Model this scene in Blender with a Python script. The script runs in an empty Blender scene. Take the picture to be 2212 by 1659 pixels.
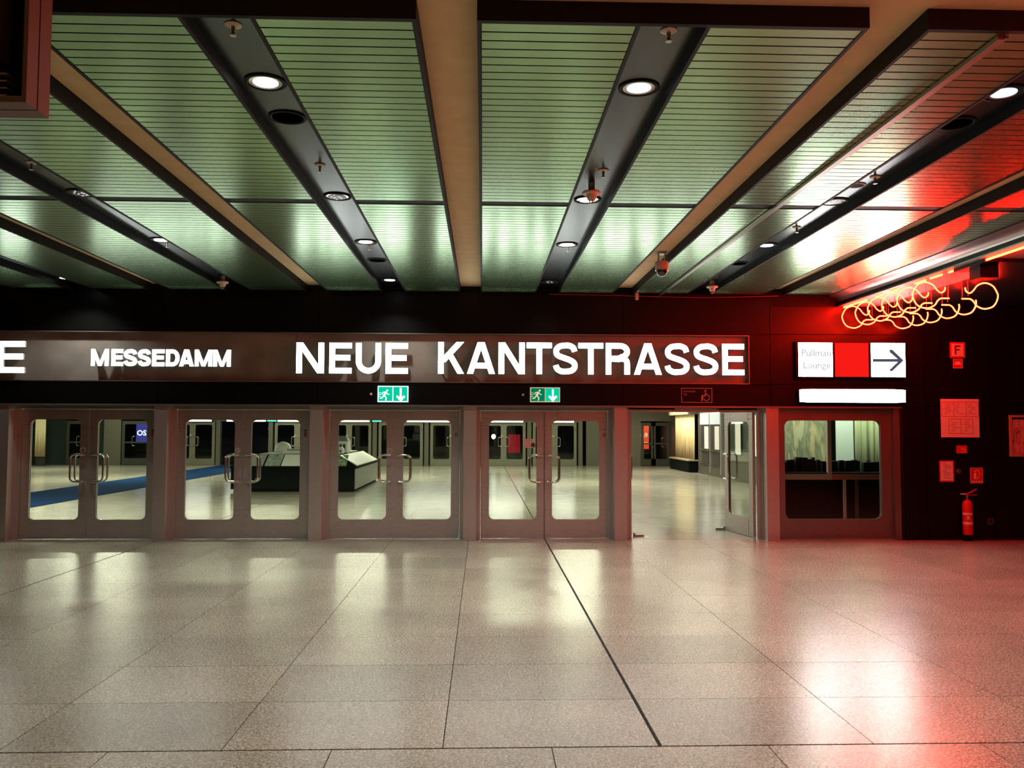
import bpy, bmesh, math, random
from mathutils import Vector, Matrix
random.seed(7)
sc = bpy.context.scene
col = sc.collection
# ------------------------------------------------------------------ camera, world, exposure
CAM = Vector((0, -13.332, 1.7662)); FPX = 1819.76; PITCH, YAW, ROLL = .0524, .0346, .003
fwd = Vector((math.sin(YAW)*math.cos(PITCH), math.cos(YAW)*math.cos(PITCH), math.sin(PITCH)))
rgt = Vector((math.cos(YAW), -math.sin(YAW), 0)); upv = rgt.cross(fwd)
ax = math.cos(ROLL)*rgt + math.sin(ROLL)*upv; bx_ = -math.sin(ROLL)*rgt + math.cos(ROLL)*upv
cd = bpy.data.cameras.new('camera'); cam = bpy.data.objects.new('camera', cd); col.objects.link(cam)
cd.sensor_width = 36; cd.lens = FPX/2212*36; cd.clip_end = 200
M3 = Matrix((ax, bx_, -fwd)).transposed()
cam.matrix_world = Matrix.Translation(CAM) @ M3.to_4x4()
sc.camera = cam
w = bpy.data.worlds.new('night'); sc.world = w; w.use_nodes = True
w.node_tree.nodes['Background'].inputs[0].default_value = (.01, .012, .016, 1)
w.node_tree.nodes['Background'].inputs[1].default_value = .2
sc.view_settings.view_transform = 'Standard'; sc.view_settings.look = 'None'
sc.view_settings.exposure = 0.0; sc.view_settings.gamma = 1; sc.view_settings.use_curve_mapping = False
sc.cycles.max_bounces = 8; sc.cycles.diffuse_bounces = 3; sc.cycles.glossy_bounces = 4
sc.cycles.transparent_max_bounces = 12; sc.cycles.sample_clamp_indirect = 6
sc.cycles.caustics_reflective = False; sc.cycles.caustics_refractive = False

def add_light(kind, loc, energy, color=(1, 1, 1), rot=(0, 0, 0), **kw):
    l = bpy.data.lights.new(kind.lower() + '_light', kind); l.energy = energy; l.color = color
    for k, v in kw.items(): setattr(l, k, v)
    o = bpy.data.objects.new(kind.lower() + '_light', l); o.location = loc; o.rotation_euler = rot
    col.objects.link(o); return o
COOL = (.94, 1.0, .95); WARM = (1, .93, .78); HALLC = (1.0, .97, .74)
# fluorescent troffers of the hall beyond the doors (above the lintel, out of sight)
for x, y, e in [(-11, 5, 230), (-5, 4, 190), (1.2, 6, 170), (-13, 16, 330), (-4, 17, 300), (3.5, 14, 300), (-9, 22, 190), (0, 22, 150), (6.0, 20, 150), (6.3, 10, 120), (-18, 22, 190)]:
    add_light('AREA', (x, y, 3.7), e*1.35, HALLC, shape='RECTANGLE', size=2.4, size_y=.5)
# unseen spots added for light, placed like downlights behind the camera
for x in (-6, -2, 2, 6):
    for y in (-11.2, -15):
        add_light('SPOT', (x, y, 3.85), 78, (.97, 1, .86), spot_size=2.3, spot_blend=.8, shadow_soft_size=.09)

# ------------------------------------------------------------------ materials
def mat(name, base=(.5, .5, .5), metal=0., rough=.5, emit=None, es=0., grain=None, spec=None, aniso=None, coat=0.):
    m = bpy.data.materials.new(name); m.use_nodes = True; nt = m.node_tree; b = nt.nodes['Principled BSDF']
    b.inputs['Base Color'].default_value = (*base, 1); b.inputs['Metallic'].default_value = metal; b.inputs['Roughness'].default_value = rough
    if spec is not None: b.inputs['Specular IOR Level'].default_value = spec
    if coat: b.inputs['Coat Weight'].default_value = coat
    if emit: b.inputs['Emission Color'].default_value = (*emit, 1); b.inputs['Emission Strength'].default_value = es
    if grain:      # (scale xyz, amount, roughness amount)
        (sx, sy, sz), amt, ra = grain
        g = nt.nodes.new('ShaderNodeNewGeometry'); mp = nt.nodes.new('ShaderNodeMapping'); mp.inputs['Scale'].default_value = (sx, sy, sz)
        n = nt.nodes.new('ShaderNodeTexNoise'); n.inputs['Scale'].default_value = 1; n.inputs['Detail'].default_value = 4
        nt.links.new(g.outputs['Position'], mp.inputs['Vector']); nt.links.new(mp.outputs['Vector'], n.inputs['Vector'])
        r = nt.nodes.new('ShaderNodeMapRange'); r.inputs[1].default_value = .3; r.inputs[2].default_value = .7
        r.inputs[3].default_value = 1-amt; r.inputs[4].default_value = 1+amt
        nt.links.new(n.outputs['Fac'], r.inputs[0])
        mx = nt.nodes.new('ShaderNodeVectorMath'); mx.operation = 'SCALE'; mx.inputs[0].default_value = base
        nt.links.new(r.outputs[0], mx.inputs['Scale']); nt.links.new(mx.outputs[0], b.inputs['Base Color'])
        if ra:
            r2 = nt.nodes.new('ShaderNodeMapRange'); r2.inputs[1].default_value = .3; r2.inputs[2].default_value = .7
            r2.inputs[3].default_value = rough-ra; r2.inputs[4].default_value = rough+ra
            nt.links.new(n.outputs['Fac'], r2.inputs[0]); nt.links.new(r2.outputs[0], b.inputs['Roughness'])
    return m
def emis(name, c, s):
    m = bpy.data.materials.new(name); m.use_nodes = True; nt = m.node_tree; nt.nodes.clear()
    e = nt.nodes.new('ShaderNodeEmission'); e.inputs[0].default_value = (*c, 1); e.inputs[1].default_value = s
    o = nt.nodes.new('ShaderNodeOutputMaterial'); nt.links.new(e.outputs[0], o.inputs[0]); return m
def glass_mat(name, tint, ior=1.5, rough=0.02):
    m = bpy.data.materials.new(name); m.use_nodes = True; nt = m.node_tree; nt.nodes.clear()
    t = nt.nodes.new('ShaderNodeBsdfTransparent'); t.inputs[0].default_value = (*tint, 1)
    g = nt.nodes.new('ShaderNodeBsdfGlossy'); g.inputs['Roughness'].default_value = rough
    lw = nt.nodes.new('ShaderNodeLayerWeight'); lw.inputs[0].default_value = .5
    pw = nt.nodes.new('ShaderNodeMath'); pw.operation = 'POWER'; pw.inputs[1].default_value = 4; nt.links.new(lw.outputs['Facing'], pw.inputs[0])
    f = nt.nodes.new('ShaderNodeMath'); f.operation = 'MULTIPLY_ADD'; f.inputs[1].default_value = .6; f.inputs[2].default_value = .025; nt.links.new(pw.outputs[0], f.inputs[0])
    x = nt.nodes.new('ShaderNodeMixShader'); o = nt.nodes.new('ShaderNodeOutputMaterial')
    nt.links.new(f.outputs[0], x.inputs[0]); nt.links.new(t.outputs[0], x.inputs[1]); nt.links.new(g.outputs[0], x.inputs[2]); nt.links.new(x.outputs[0], o.inputs[0])
    return m
def stone(name, lo, hi, rough, tone=True):
    m = bpy.data.materials.new(name); m.use_nodes = True; nt = m.node_tree; b = nt.nodes['Principled BSDF']; L = nt.links.new
    g = nt.nodes.new('ShaderNodeNewGeometry')
    n = nt.nodes.new('ShaderNodeTexNoise'); n.inputs['Scale'].default_value = 62; n.inputs['Detail'].default_value = 5; n.inputs['Roughness'].default_value = .75
    n2 = nt.nodes.new('ShaderNodeTexNoise'); n2.inputs['Scale'].default_value = 1.4; n2.inputs['Detail'].default_value = 4
    v = nt.nodes.new('ShaderNodeTexVoronoi'); v.inputs['Scale'].default_value = 95
    for q in (n, n2, v): L(g.outputs['Position'], q.inputs['Vector'])
    a = nt.nodes.new('ShaderNodeMath'); a.operation = 'MULTIPLY_ADD'; a.inputs[1].default_value = .35; L(v.outputs['Distance'], a.inputs[0]); L(n.outputs['Fac'], a.inputs[2])
    r = nt.nodes.new('ShaderNodeValToRGB'); r.color_ramp.elements[0].position = .45; r.color_ramp.elements[1].position = .83
    r.color_ramp.elements[0].color = (*lo, 1); r.color_ramp.elements[1].color = (*hi, 1)
    L(a.outputs[0], r.inputs[0])
    r2 = nt.nodes.new('ShaderNodeMapRange'); r2.inputs[1].default_value = .3; r2.inputs[2].default_value = .7; r2.inputs[3].default_value = .86; r2.inputs[4].default_value = 1.1
    L(n2.outputs['Fac'], r2.inputs[0])
    s1 = nt.nodes.new('ShaderNodeVectorMath'); s1.operation = 'SCALE'; L(r.outputs[0], s1.inputs[0]); L(r2.outputs[0], s1.inputs['Scale'])
    out = s1.outputs[0]
    if tone:
        oi = nt.nodes.new('ShaderNodeObjectInfo'); r3 = nt.nodes.new('ShaderNodeMapRange'); r3.inputs[3].default_value = .84; r3.inputs[4].default_value = 1.1
        L(oi.outputs['Random'], r3.inputs[0]); s2 = nt.nodes.new('ShaderNodeVectorMath'); s2.operation = 'SCALE'
        L(out, s2.inputs[0]); L(r3.outputs[0], s2.inputs['Scale']); out = s2.outputs[0]
    L(out, b.inputs['Base Color'])
    r4 = nt.nodes.new('ShaderNodeMapRange'); r4.inputs[1].default_value = .3; r4.inputs[2].default_value = .7; r4.inputs[3].default_value = rough-.05; r4.inputs[4].default_value = rough+.06
    L(n.outputs['Fac'], r4.inputs[0]); L(r4.outputs[0], b.inputs['Roughness'])
    bp = nt.nodes.new('ShaderNodeBump'); bp.inputs['Strength'].default_value = .12; bp.inputs['Distance'].default_value = .002
    L(n.outputs['Fac'], bp.inputs['Height']); L(bp.outputs[0], b.inputs['Normal'])
    return m
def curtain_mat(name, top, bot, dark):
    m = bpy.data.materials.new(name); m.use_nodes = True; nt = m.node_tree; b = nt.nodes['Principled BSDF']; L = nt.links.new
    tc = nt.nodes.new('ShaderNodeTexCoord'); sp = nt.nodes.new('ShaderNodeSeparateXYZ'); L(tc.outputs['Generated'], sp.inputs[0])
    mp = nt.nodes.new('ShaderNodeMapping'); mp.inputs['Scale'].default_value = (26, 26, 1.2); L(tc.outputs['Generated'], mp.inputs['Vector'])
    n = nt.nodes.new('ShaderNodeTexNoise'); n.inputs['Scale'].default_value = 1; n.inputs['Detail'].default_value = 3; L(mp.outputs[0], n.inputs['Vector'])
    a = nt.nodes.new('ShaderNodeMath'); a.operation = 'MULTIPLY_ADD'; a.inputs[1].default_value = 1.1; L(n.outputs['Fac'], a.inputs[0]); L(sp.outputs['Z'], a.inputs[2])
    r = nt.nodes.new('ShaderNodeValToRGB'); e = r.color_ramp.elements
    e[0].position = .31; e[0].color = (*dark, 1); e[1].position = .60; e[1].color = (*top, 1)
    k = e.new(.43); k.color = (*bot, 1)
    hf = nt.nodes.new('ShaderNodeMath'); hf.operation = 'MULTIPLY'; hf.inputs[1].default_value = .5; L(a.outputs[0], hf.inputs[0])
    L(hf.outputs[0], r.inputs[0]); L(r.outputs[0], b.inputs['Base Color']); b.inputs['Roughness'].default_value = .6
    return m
def canvas_mat(name, cols, scale):
    m = bpy.data.materials.new(name); m.use_nodes = True; nt = m.node_tree; b = nt.nodes['Principled BSDF']; L = nt.links.new
    tc = nt.nodes.new('ShaderNodeTexCoord'); n = nt.nodes.new('ShaderNodeTexNoise'); n.inputs['Scale'].default_value = scale; n.inputs['Detail'].default_value = 3; n.inputs['Distortion'].default_value = 1.6
    mp = nt.nodes.new('ShaderNodeMapping'); mp.inputs['Rotation'].default_value = (0, .5, 0); mp.inputs['Scale'].default_value = (1.6, 1, .7)
    L(tc.outputs['Generated'], mp.inputs[0]); L(mp.outputs[0], n.inputs['Vector'])
    r = nt.nodes.new('ShaderNodeValToRGB'); e = r.color_ramp.elements
    e[0].position = .3; e[0].color = (*cols[0], 1); e[1].position = .72; e[1].color = (*cols[-1], 1)
    for i, c in enumerate(cols[1:-1]): k = e.new(.3+.42*(i+1)/(len(cols)-1)); k.color = (*c, 1)
    L(n.outputs['Fac'], r.inputs[0]); L(r.outputs[0], b.inputs['Base Color']); b.inputs['Roughness'].default_value = .6
    return m

STONE = stone('granite_slab', (.028, .025, .019), (.54, .50, .375), .255)
STONE_HALL = stone('granite_hall', (.20, .19, .15), (.50, .475, .39), .17, tone=False)
JOINT = mat('joint_filler', (.012, .011, .01), rough=.8)
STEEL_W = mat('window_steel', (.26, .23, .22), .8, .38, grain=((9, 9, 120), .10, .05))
STEEL = mat('brushed_steel', (.60, .53, .50), .70, .36, grain=((9, 9, 120), .10, .05))
STEEL_D = mat('steel_edge', (.42, .40, .38), .8, .32)
CHROME = mat('polished_tube', (.75, .72, .68), 1, .16)
BLACK = mat('black_panel', (.0038, .0035, .0035), 0, .36, spec=.25)
HOLE = mat('hole_shade', (.001, .001, .001), 0, 1, spec=0)
BLACKM = mat('black_matte', (.008, .008, .008), 0, .7, spec=.2)
BRONZE = mat('bronze_band', (.36, .30, .255), .35, .5, grain=((3, 3, 3), .15, .05))
BRONZE_E = mat('bronze_lip', (.34, .30, .25), .8, .4)
SLAT = mat('slat_metal', (.33, .52, .28), .97, .245)
CHANNEL = mat('channel_metal', (.085, .098, .098), 1, .27)
DARKTRIM = mat('dark_trim', (.009, .009, .008), .0, .6, spec=.2)
CONCRETE = mat('beige_plaster', (.82, .585, .31), 0, .85, grain=((6, 6, 6), .06, 0))
WHITE_E = emis('letter_glow', (.95, 1.0, .95), 9.5)
LETTER_S = mat('letter_side', (.55, .60, .56), 0, .4, emit=(.55, .75, .62), es=.10)
ELECTRODE = mat('letter_cap', (.6, .65, .68), .1, .4, emit=(.6, .72, .75), es=.9)  # end caps given a faint glow so they do not read black
LIGHTBOX = emis('sign_face', (1, .97, .86), 21.0)
LIGHTBAR = emis('bar_face', (1, .96, .98), 26.0)
REDBOX = emis('red_sign_face', (1.0, .012, .008), .95)
EXIT_G = emis('exit_green', (.0, .62, .34), 1.0)
EXIT_G2 = emis('exit_green_dim', (.0, .20, .10), .9)
EXIT_W = emis('exit_white', (.85, 1, .9), 1.9)
EXIT_Y = emis('exit_cream', (.85, .75, .42), .95)
NEON = emis('neon_tube', (1, .0052, .0016), 240)
NEONR = emis('neon_ring', (1, .0095, .0028), 120)
LAMP_ON = emis('lamp_disc', (.92, .97, 1), 5)
LAMP_BLUE = emis('lamp_disc_blue', (.45, .68, 1), 2.2)
REFLECT = mat('lamp_reflector', (.85, .85, .85), 1, .12)
CREAM = mat('cream_plastic', (.72, .60, .42), 0, .45)
BRASS = mat('brass', (.45, .38, .28), 1, .35)
GLASS = glass_mat('clear_pane', (.93, .97, .93), 1.22)
GLASSD = glass_mat('display_glass', (.85, .92, .90), 1.3)
PAPER = mat('white_print', (.80, .76, .74), 0, .6)
INK = mat('ink', (.10, .05, .05), 0, .6)
GREYINK = emis('pale_print', (.70, .70, .72), .5)
DARKINK = emis('dark_print', (.16, .15, .22), .5)
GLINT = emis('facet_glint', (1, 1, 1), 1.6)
RED = mat('red_paint', (.62, .02, .018), 0, .35)
REDSIGN = mat('red_sign', (.55, .03, .03), 0, .5)
CASING = mat('casing_metal', (.20, .12, .095), .5, .5)
BLUE = mat('blue_carpet', (.010, .034, .095), 0, 1, spec=.02, grain=((60, 60, 60), .2, 0))
DGREEN = mat('dark_cabinet', (.004, .0065, .0055), 0, .85, spec=.08)
GREYP = mat('grey_laminate', (.22, .23, .19), 0, .45)
MODELW = mat('model_white', (.60, .62, .55), 0, .6)
BACKDARK = mat('dark_room', (.016, .016, .016), 0, .7)
HALLCEIL = mat('hall_ceiling', (.16, .15, .12), 0, .8)
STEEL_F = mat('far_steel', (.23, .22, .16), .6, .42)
STEEL_H = mat('hall_steel', (.15, .143, .105), .6, .45)

# ------------------------------------------------------------------ mesh helpers
class MB:
    def __init__(s): s.v = []; s.f = []; s.m = []
    def add(s, vs, fs, mi=0):
        o = len(s.v); s.v += [tuple(v) for v in vs]
        for f in fs: s.f.append([o+i for i in f]); s.m.append(mi)
        return s
    def box(s, x0, x1, y0, y1, z0, z1, mi=0):
        vs = [(x, y, z) for z in (z0, z1) for y in (y0, y1) for x in (x0, x1)]
        return s.add(vs, [(0, 2, 3, 1), (4, 5, 7, 6), (0, 1, 5, 4), (2, 6, 7, 3), (0, 4, 6, 2), (1, 3, 7, 5)], mi)
    def prism(s, pts, y0, y1, mi=0, side=None):           # polygon in the XZ plane (counter-clockwise seen from -Y), extruded y0..y1
        n = len(pts); vs = [(x, y0, z) for x, z in pts]+[(x, y1, z) for x, z in pts]
        fs = [tuple(range(n)), tuple(range(2*n-1, n-1, -1))]+[(i, i+n, (i+1) % n+n, (i+1) % n) for i in range(n)]
        s.add(vs, fs[:1], mi); o = len(s.v)-2*n
        for f in fs[1:]: s.f.append([o+i for i in f]); s.m.append(mi if side is None else side)
        return s
    def ribbon(s, pts, wd, y0, y1, mi=0, side=None, flat=False):  # stroke of width wd in the XZ plane
        P = [Vector((p[0], p[1])) for p in pts]; P = [p for i, p in enumerate(P) if i == 0 or (p-P[i-1]).length > 1e-5]; n = len(P); L = []; R = []
        for i in range(n):
            a = P[max(i-1, 0)]; b = P[min(i+1, n-1)]; t = (b-a).normalized(); nn = Vector((-t.y, t.x))
            if 0 < i < n-1:
                t1 = (P[i]-P[i-1]).normalized(); k = max(.5, abs(t1.dot(t))); h = wd/2/k
            else: h = wd/2
            if flat: nn = Vector((-1, 0)); h = wd/2/max(.3, abs(t.y)); nn = nn if t.y > 0 else -nn
            L.append(P[i]+nn*h); R.append(P[i]-nn*h)
        vs = [(p.x, y0, p.y) for p in L]+[(p.x, y0, p.y) for p in R]+[(p.x, y1, p.y) for p in L]+[(p.x, y1, p.y) for p in R]
        fr = []; sd = []
        for i in range(n-1):
            fr.append((i, n+i, n+i+1, i+1)); sd.append((2*n+i, 2*n+i+1, 3*n+i+1, 3*n+i))
            sd.append((i, i+1, 2*n+i+1, 2*n+i)); sd.append((n+i, 3*n+i, 3*n+i+1, n+i+1))
        sd.append((0, 2*n, 3*n, n)); sd.append((n-1, 2*n-1, 4*n-1, 3*n-1))
        o = len(s.v); s.v += vs
        for f in fr: s.f.append([o+i for i in f]); s.m.append(mi)
        for f in sd: s.f.append([o+i for i in f]); s.m.append(mi if side is None else side)
        return s
    def tube(s, path, r, n=8, mi=0, cap=True):
        P = [Vector(p) for p in path]; k = len(P); T = [(P[min(i+1, k-1)]-P[max(i-1, 0)]).normalized() for i in range(k)]
        u = T[0].orthogonal().normalized(); vs = []
        for i in range(k):
            u = (u-T[i]*u.dot(T[i])).normalized(); q = T[i].cross(u)
            vs += [P[i]+(u*math.cos(2*math.pi*j/n)+q*math.sin(2*math.pi*j/n))*r for j in range(n)]
        fs = [(i*n+j, i*n+(j+1) % n, (i+1)*n+(j+1) % n, (i+1)*n+j) for i in range(k-1) for j in range(n)]
        if cap: fs += [tuple(range(n-1, -1, -1)), tuple((k-1)*n+j for j in range(n))]
        return s.add(vs, fs, mi)
    def lathe(s, prof, c=(0, 0, 0), n=20, mi=0, ell=1., cap=True):      # profile of (radius, z) about a vertical axis
        vs = []; k = len(prof)
        for r, z in prof: vs += [(c[0]+r*math.cos(2*math.pi*j/n), c[1]+r*ell*math.sin(2*math.pi*j/n), c[2]+z) for j in range(n)]
        fs = [(i*n+j, i*n+(j+1) % n, (i+1)*n+(j+1) % n, (i+1)*n+j) for i in range(k-1) for j in range(n)]
        if cap: fs += [tuple(range(n-1, -1, -1)), tuple((k-1)*n+j for j in range(n))]
        return s.add(vs, fs, mi)
    def ring_plate(s, x0, x1, z0, z1, gx0, gx1, gz0, gz1, rad, y0, y1, mi=0, n=9):   # plate with a rounded-corner opening
        inner = []; outer = []
        for (cx, cz, ox, oz, a0) in ((gx1-rad, gz1-rad, x1, z1, 0), (gx0+rad, gz1-rad, x0, z1, 90), (gx0+rad, gz0+rad, x0, z0, 180), (gx1-rad, gz0+rad, x1, z0, 270)):
            arc = [(cx+rad*math.cos(math.radians(a0+90*i/(n-1))), cz+rad*math.sin(math.radians(a0+90*i/(n-1)))) for i in range(n)]
            h = n//2; S = (ox, arc[0][1]) if a0 in (0, 180) else (arc[0][0], oz); E = (arc[-1][0], oz) if a0 in (0, 180) else (ox, arc[-1][1])
            for i in range(n):
                t = i/h if i <= h else (i-h)/h
                A, B = (S, (ox, oz)) if i <= h else ((ox, oz), E)
                outer.append((A[0]+(B[0]-A[0])*t, A[1]+(B[1]-A[1])*t))
            inner += arc
        N = len(inner); vs = [(x, y, z) for y in (y0, y1) for L in (outer, inner) for x, z in L]; fs = []
        for i in range(N):
            j = (i+1) % N
            fs += [(i, N+i, N+j, j), (2*N+i, 2*N+j, 3*N+j, 3*N+i), (i, j, 2*N+j, 2*N+i), (N+i, 3*N+i, 3*N+j, N+j)]
        return s.add(vs, fs, mi)
    def mesh(s, name, mats, smooth=None):
        me = bpy.data.meshes.new(name); me.from_pydata(s.v, [], s.f)
        for m in (mats if isinstance(mats, (list, tuple)) else [mats]): me.materials.append(m)
        me.polygons.foreach_set('material_index', s.m)
        bm = bmesh.new(); bm.from_mesh(me); bmesh.ops.recalc_face_normals(bm, faces=bm.faces[:]); bm.to_mesh(me); bm.free()
        if smooth is not None:
            me.shade_smooth(); me.set_sharp_from_angle(angle=math.radians(smooth))
        me.update(); return me
    def build(s, name, mats, parent=None, smooth=None, bevel=0., **tags):
        o = bpy.data.objects.new(name, s.mesh(name, mats, smooth)); col.objects.link(o)
        if parent is not None: o.parent = parent
        if bevel:
            b = o.modifiers.new('bevel', 'BEVEL'); b.width = bevel; b.segments = 2; b.limit_method = 'ANGLE'; b.angle_limit = .6
        for k, v in tags.items(): o[k] = v
        return o
def rot_pts(vs, M): return [tuple(M @ Vector(v)) for v in vs]
def empty(name, loc=(0, 0, 0), rz=0, **tags):
    o = bpy.data.objects.new(name, None); col.objects.link(o); o.location = loc; o.rotation_euler = (0, 0, rz); o.empty_display_size = .1
    for k, v in tags.items(): o[k] = v
    return o
def copy_tree(o, parent=None):
    c = o.copy(); col.objects.link(c)
    if parent is not None: c.parent = parent
    for ch in list(o.children): copy_tree(ch, c)
    return c
def struct(name, mb, mats, parent=None, smooth=None, **t): return mb.build(name, mats, parent, smooth, kind='structure', **t)
def text_part(name, body, x, y, z, size, m, parent, align='LEFT', bold=0., depth=.001):
    cu = bpy.data.curves.new('t', 'FONT'); cu.body = body; cu.size = size; cu.align_x = align; cu.extrude = depth; cu.offset = bold; cu.resolution_u = 3
    t = bpy.data.objects.new('t', cu); col.objects.link(t); bpy.context.view_layer.update()
    me = bpy.data.meshes.new_from_object(t.evaluated_get(bpy.context.evaluated_depsgraph_get()))
    bpy.data.objects.remove(t); me.materials.clear(); me.materials.append(m)
    me.transform(Matrix.Translation((x, y, z)) @ Matrix.Rotation(math.pi/2, 4, 'X'))
    o = bpy.data.objects.new(name, me); col.objects.link(o); o.parent = parent; return o
def catmull(P, k=6):
    out = []
    for i in range(len(P)-1):
        a, b, c, d = P[max(i-1, 0)], P[i], P[i+1], P[min(i+2, len(P)-1)]
        for j in range(k):
            t = j/k
            out.append(tuple(.5*(2*b[q]+(c[q]-a[q])*t+(2*a[q]-5*b[q]+4*c[q]-d[q])*t*t+(3*b[q]-a[q]-3*c[q]+d[q])*t**3) for q in range(len(b))))
    out.append(tuple(P[-1])); return out
def arc(cx, cz, rx, rz, a0, a1, n=12):
    return [(cx+rx*math.cos(math.radians(a0+(a1-a0)*i/n)), cz+rz*math.sin(math.radians(a0+(a1-a0)*i/n))) for i in range(n+1)]
def proj(p):
    d = Vector(p)-CAM; k = d.dot(fwd)
    return (1106+FPX*d.dot(ax)/k, 829.5-FPX*d.dot(bx_)/k, k) if k > .1 else (-9e9, -9e9, k)
def in_frame(pts, m=30):
    return any(-m < proj(p)[0] < 2212+m and -m < proj(p)[1] < 1659+m for p in pts)

# ------------------------------------------------------------------ setting: floor of slabs
PIT = 1.21; X0 = -.212
floor = struct('floor', MB().box(-22.5, 12, -20, 31, -.10, -.022), JOINT)
rows = [-8.572, -7.752, -6.92, -6.075, -5.22, -4.345, -3.475, -2.58, -1.70, -.82, .045]
slab_me = MB().box(0, 1, 0, 1, -.022, 0).mesh('slab', STONE)
rest = MB(); hall = MB(); nslab = 0
def slab(x0, x1, y0, y1):
    global nslab
    pts = [(x, y, 0) for x in (x0, (x0+x1)/2, x1) for y in (y0, y1)]
    if in_frame(pts, 0) and nslab < 296:
        o = bpy.data.objects.new('slab', slab_me); col.objects.link(o); o.parent = floor
        o.location = (x0, y0, random.uniform(-.0006, 0)); o.scale = (x1-x0, y1-y0, 1); nslab += 1
    else: rest.box(x0, x1, y0, y1, -.022, 0)
g = .0028
for j in range(len(rows)-1):
    for k in range(-10, 10):
        x0 = X0+PIT*k; x1 = x0+PIT
        l = .011 if k in (1, -4) else g; r = .011 if k+1 in (1, -4) else g
        slab(x0+l, x1-r, rows[j]+(.008 if j == 0 else g), rows[j+1]-g)
for j in range(13):
    for k in range(-10, 10):
        x0 = X0+PIT*k+.603
        slab(x0+g, x0+PIT-g, -8.572-.86*(j+1)+g, -8.572-.86*j-(.008 if j == 0 else g))
for j in range(31):
    for k in range(-18, 10):
        x0 = X0+PIT*k; l = .010 if k in (1, -4) else .003; r = .010 if k+1 in (1, -4) else .003
        y0 = .045+.86*j; hall.box(x0+l, x0+PIT-r, y0+.003, y0+.86-.003, -.022, -.0003)
rest.build('slab_field', STONE, floor, kind='stuff')
hall.build('hall_slab_field', STONE_HALL, floor, kind='stuff')

# ------------------------------------------------------------------ setting: ceiling
ZC = 3.914; ZU = ZC+.11
YN, YF = -9.0, -.03
ceiling = struct('ceiling', MB().box(-13.2, 12.2, -20.2, .05, ZU, ZU+.15), CONCRETE)
# beam across the near end of the panels
YJ0, YJ1 = -5.405, -5.285
backing = MB(); frame = MB(); chan = MB()
slats_pos = []
SX = -.2
for k in range(-5, 3):
    sx = SX+2.42*k; cx = sx+1.21
    halves = [(sx+.16, cx-.178), (cx+.178, sx+2.42-.16)]
    if k == 2: halves = [(sx+.16, 5.56)]
    for (a, b) in halves:
        backing.box(a+.012, b-.012, YN+.02, YF, ZC+.022, ZC+.05)  # black board put above the slats to darken their gaps
        t = .022
        frame.box(a, a+t, YN, YF, ZC-.004, ZU); frame.box(b-t, b, YN, YF, ZC-.004, ZU)
        frame.box(a+t, b-t, YN, YN+.035, ZC-.004, ZU)
        frame.box(a+t, b-t, YJ0, YJ1, ZC+.006, ZC+.022)
        y = YN+.04
        while y < YF-.1:
            if not (y+.096 > YJ0 and y < YJ1): slats_pos.append((a+t+.003, b-t-.003, y))
            elif y < YJ1: y = YJ1+.004-.104
            y += .104
    if k < 2: chan.box(cx-.178, cx+.178, YN+.0, YF, ZC+.078, ZC+.10)
frame.build('panel_frame', DARKTRIM, ceiling); backing.build('panel_backing', BLACKM, ceiling)
chan_o = chan.build('lamp_channel', CHANNEL, ceiling)
nf = MB()
for k in range(-5, 2):
    cx = SX+2.42*k+1.21; nf.box(cx-.178, cx+.178, YN-.002, YN+.03, ZC-.004, ZU)
nf.build('channel_end', BLACKM, ceiling)
def slat_geo(mb, x0, x1, y0, wd=.0905):
    pr = [(0, .014), (0, .0008), (.0012, 0), (wd-.0012, 0), (wd, .0008), (wd, .014)]
    n = len(pr); vs = [(x0, y0+p, q) for p, q in pr]+[(x1, y0+p, q) for p, q in pr]
    mb.add(vs, [(i, i+1, n+i+1, n+i) for i in range(1, n-2)]); mb.add(vs, [(i, i+1, n+i+1, n+i) for i in (0, n-2)]+[tuple(range(n-1, -1, -1)), tuple(range(n, 2*n))], 1)  # slat edges blackened to stand for the shade in the gaps
sl_me = {}
def keyf(s):
    px = proj(((s[0]+s[1])/2, s[2], ZC)); vis = in_frame([(s[0], s[2], ZC), ((s[0]+s[1])/2, s[2], ZC), (s[1], s[2], ZC)], 0)
    return (0 if vis else 1, (Vector(((s[0]+s[1])/2, s[2], ZC))-CAM).length)
slats_pos.sort(key=keyf)
field = MB()
for i, (a, b, y) in enumerate(slats_pos):
    if i < 298:
        L = round(b-a, 4)
        if L not in sl_me:
            q = MB(); slat_geo(q, 0, L, 0); sl_me[L] = q.mesh('slat', [SLAT, BLACKM], 20)
        o = bpy.data.objects.new('slat', sl_me[L]); col.objects.link(o); o.parent = ceiling; o.location = (a, y, ZC)
    else:
        q = MB(); slat_geo(q, a, b, y); nb = len(field.f); field.add([(x, yy, z+ZC) for x, yy, z in q.v], q.f); field.m[nb:] = q.m
field.build('slat_field', [SLAT, BLACKM], ceiling, 20, kind='stuff')
# conduit rail under the right panel
struct('trim_1', MB().box(2.79, 2.825, YN+.05, YF, ZC-.03, ZC-.006).box(2.832, 2.85, YN+.05, YF, ZC-.022, ZC-.006), mat('rail_metal', (.30, .26, .2), .9, .35))
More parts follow.
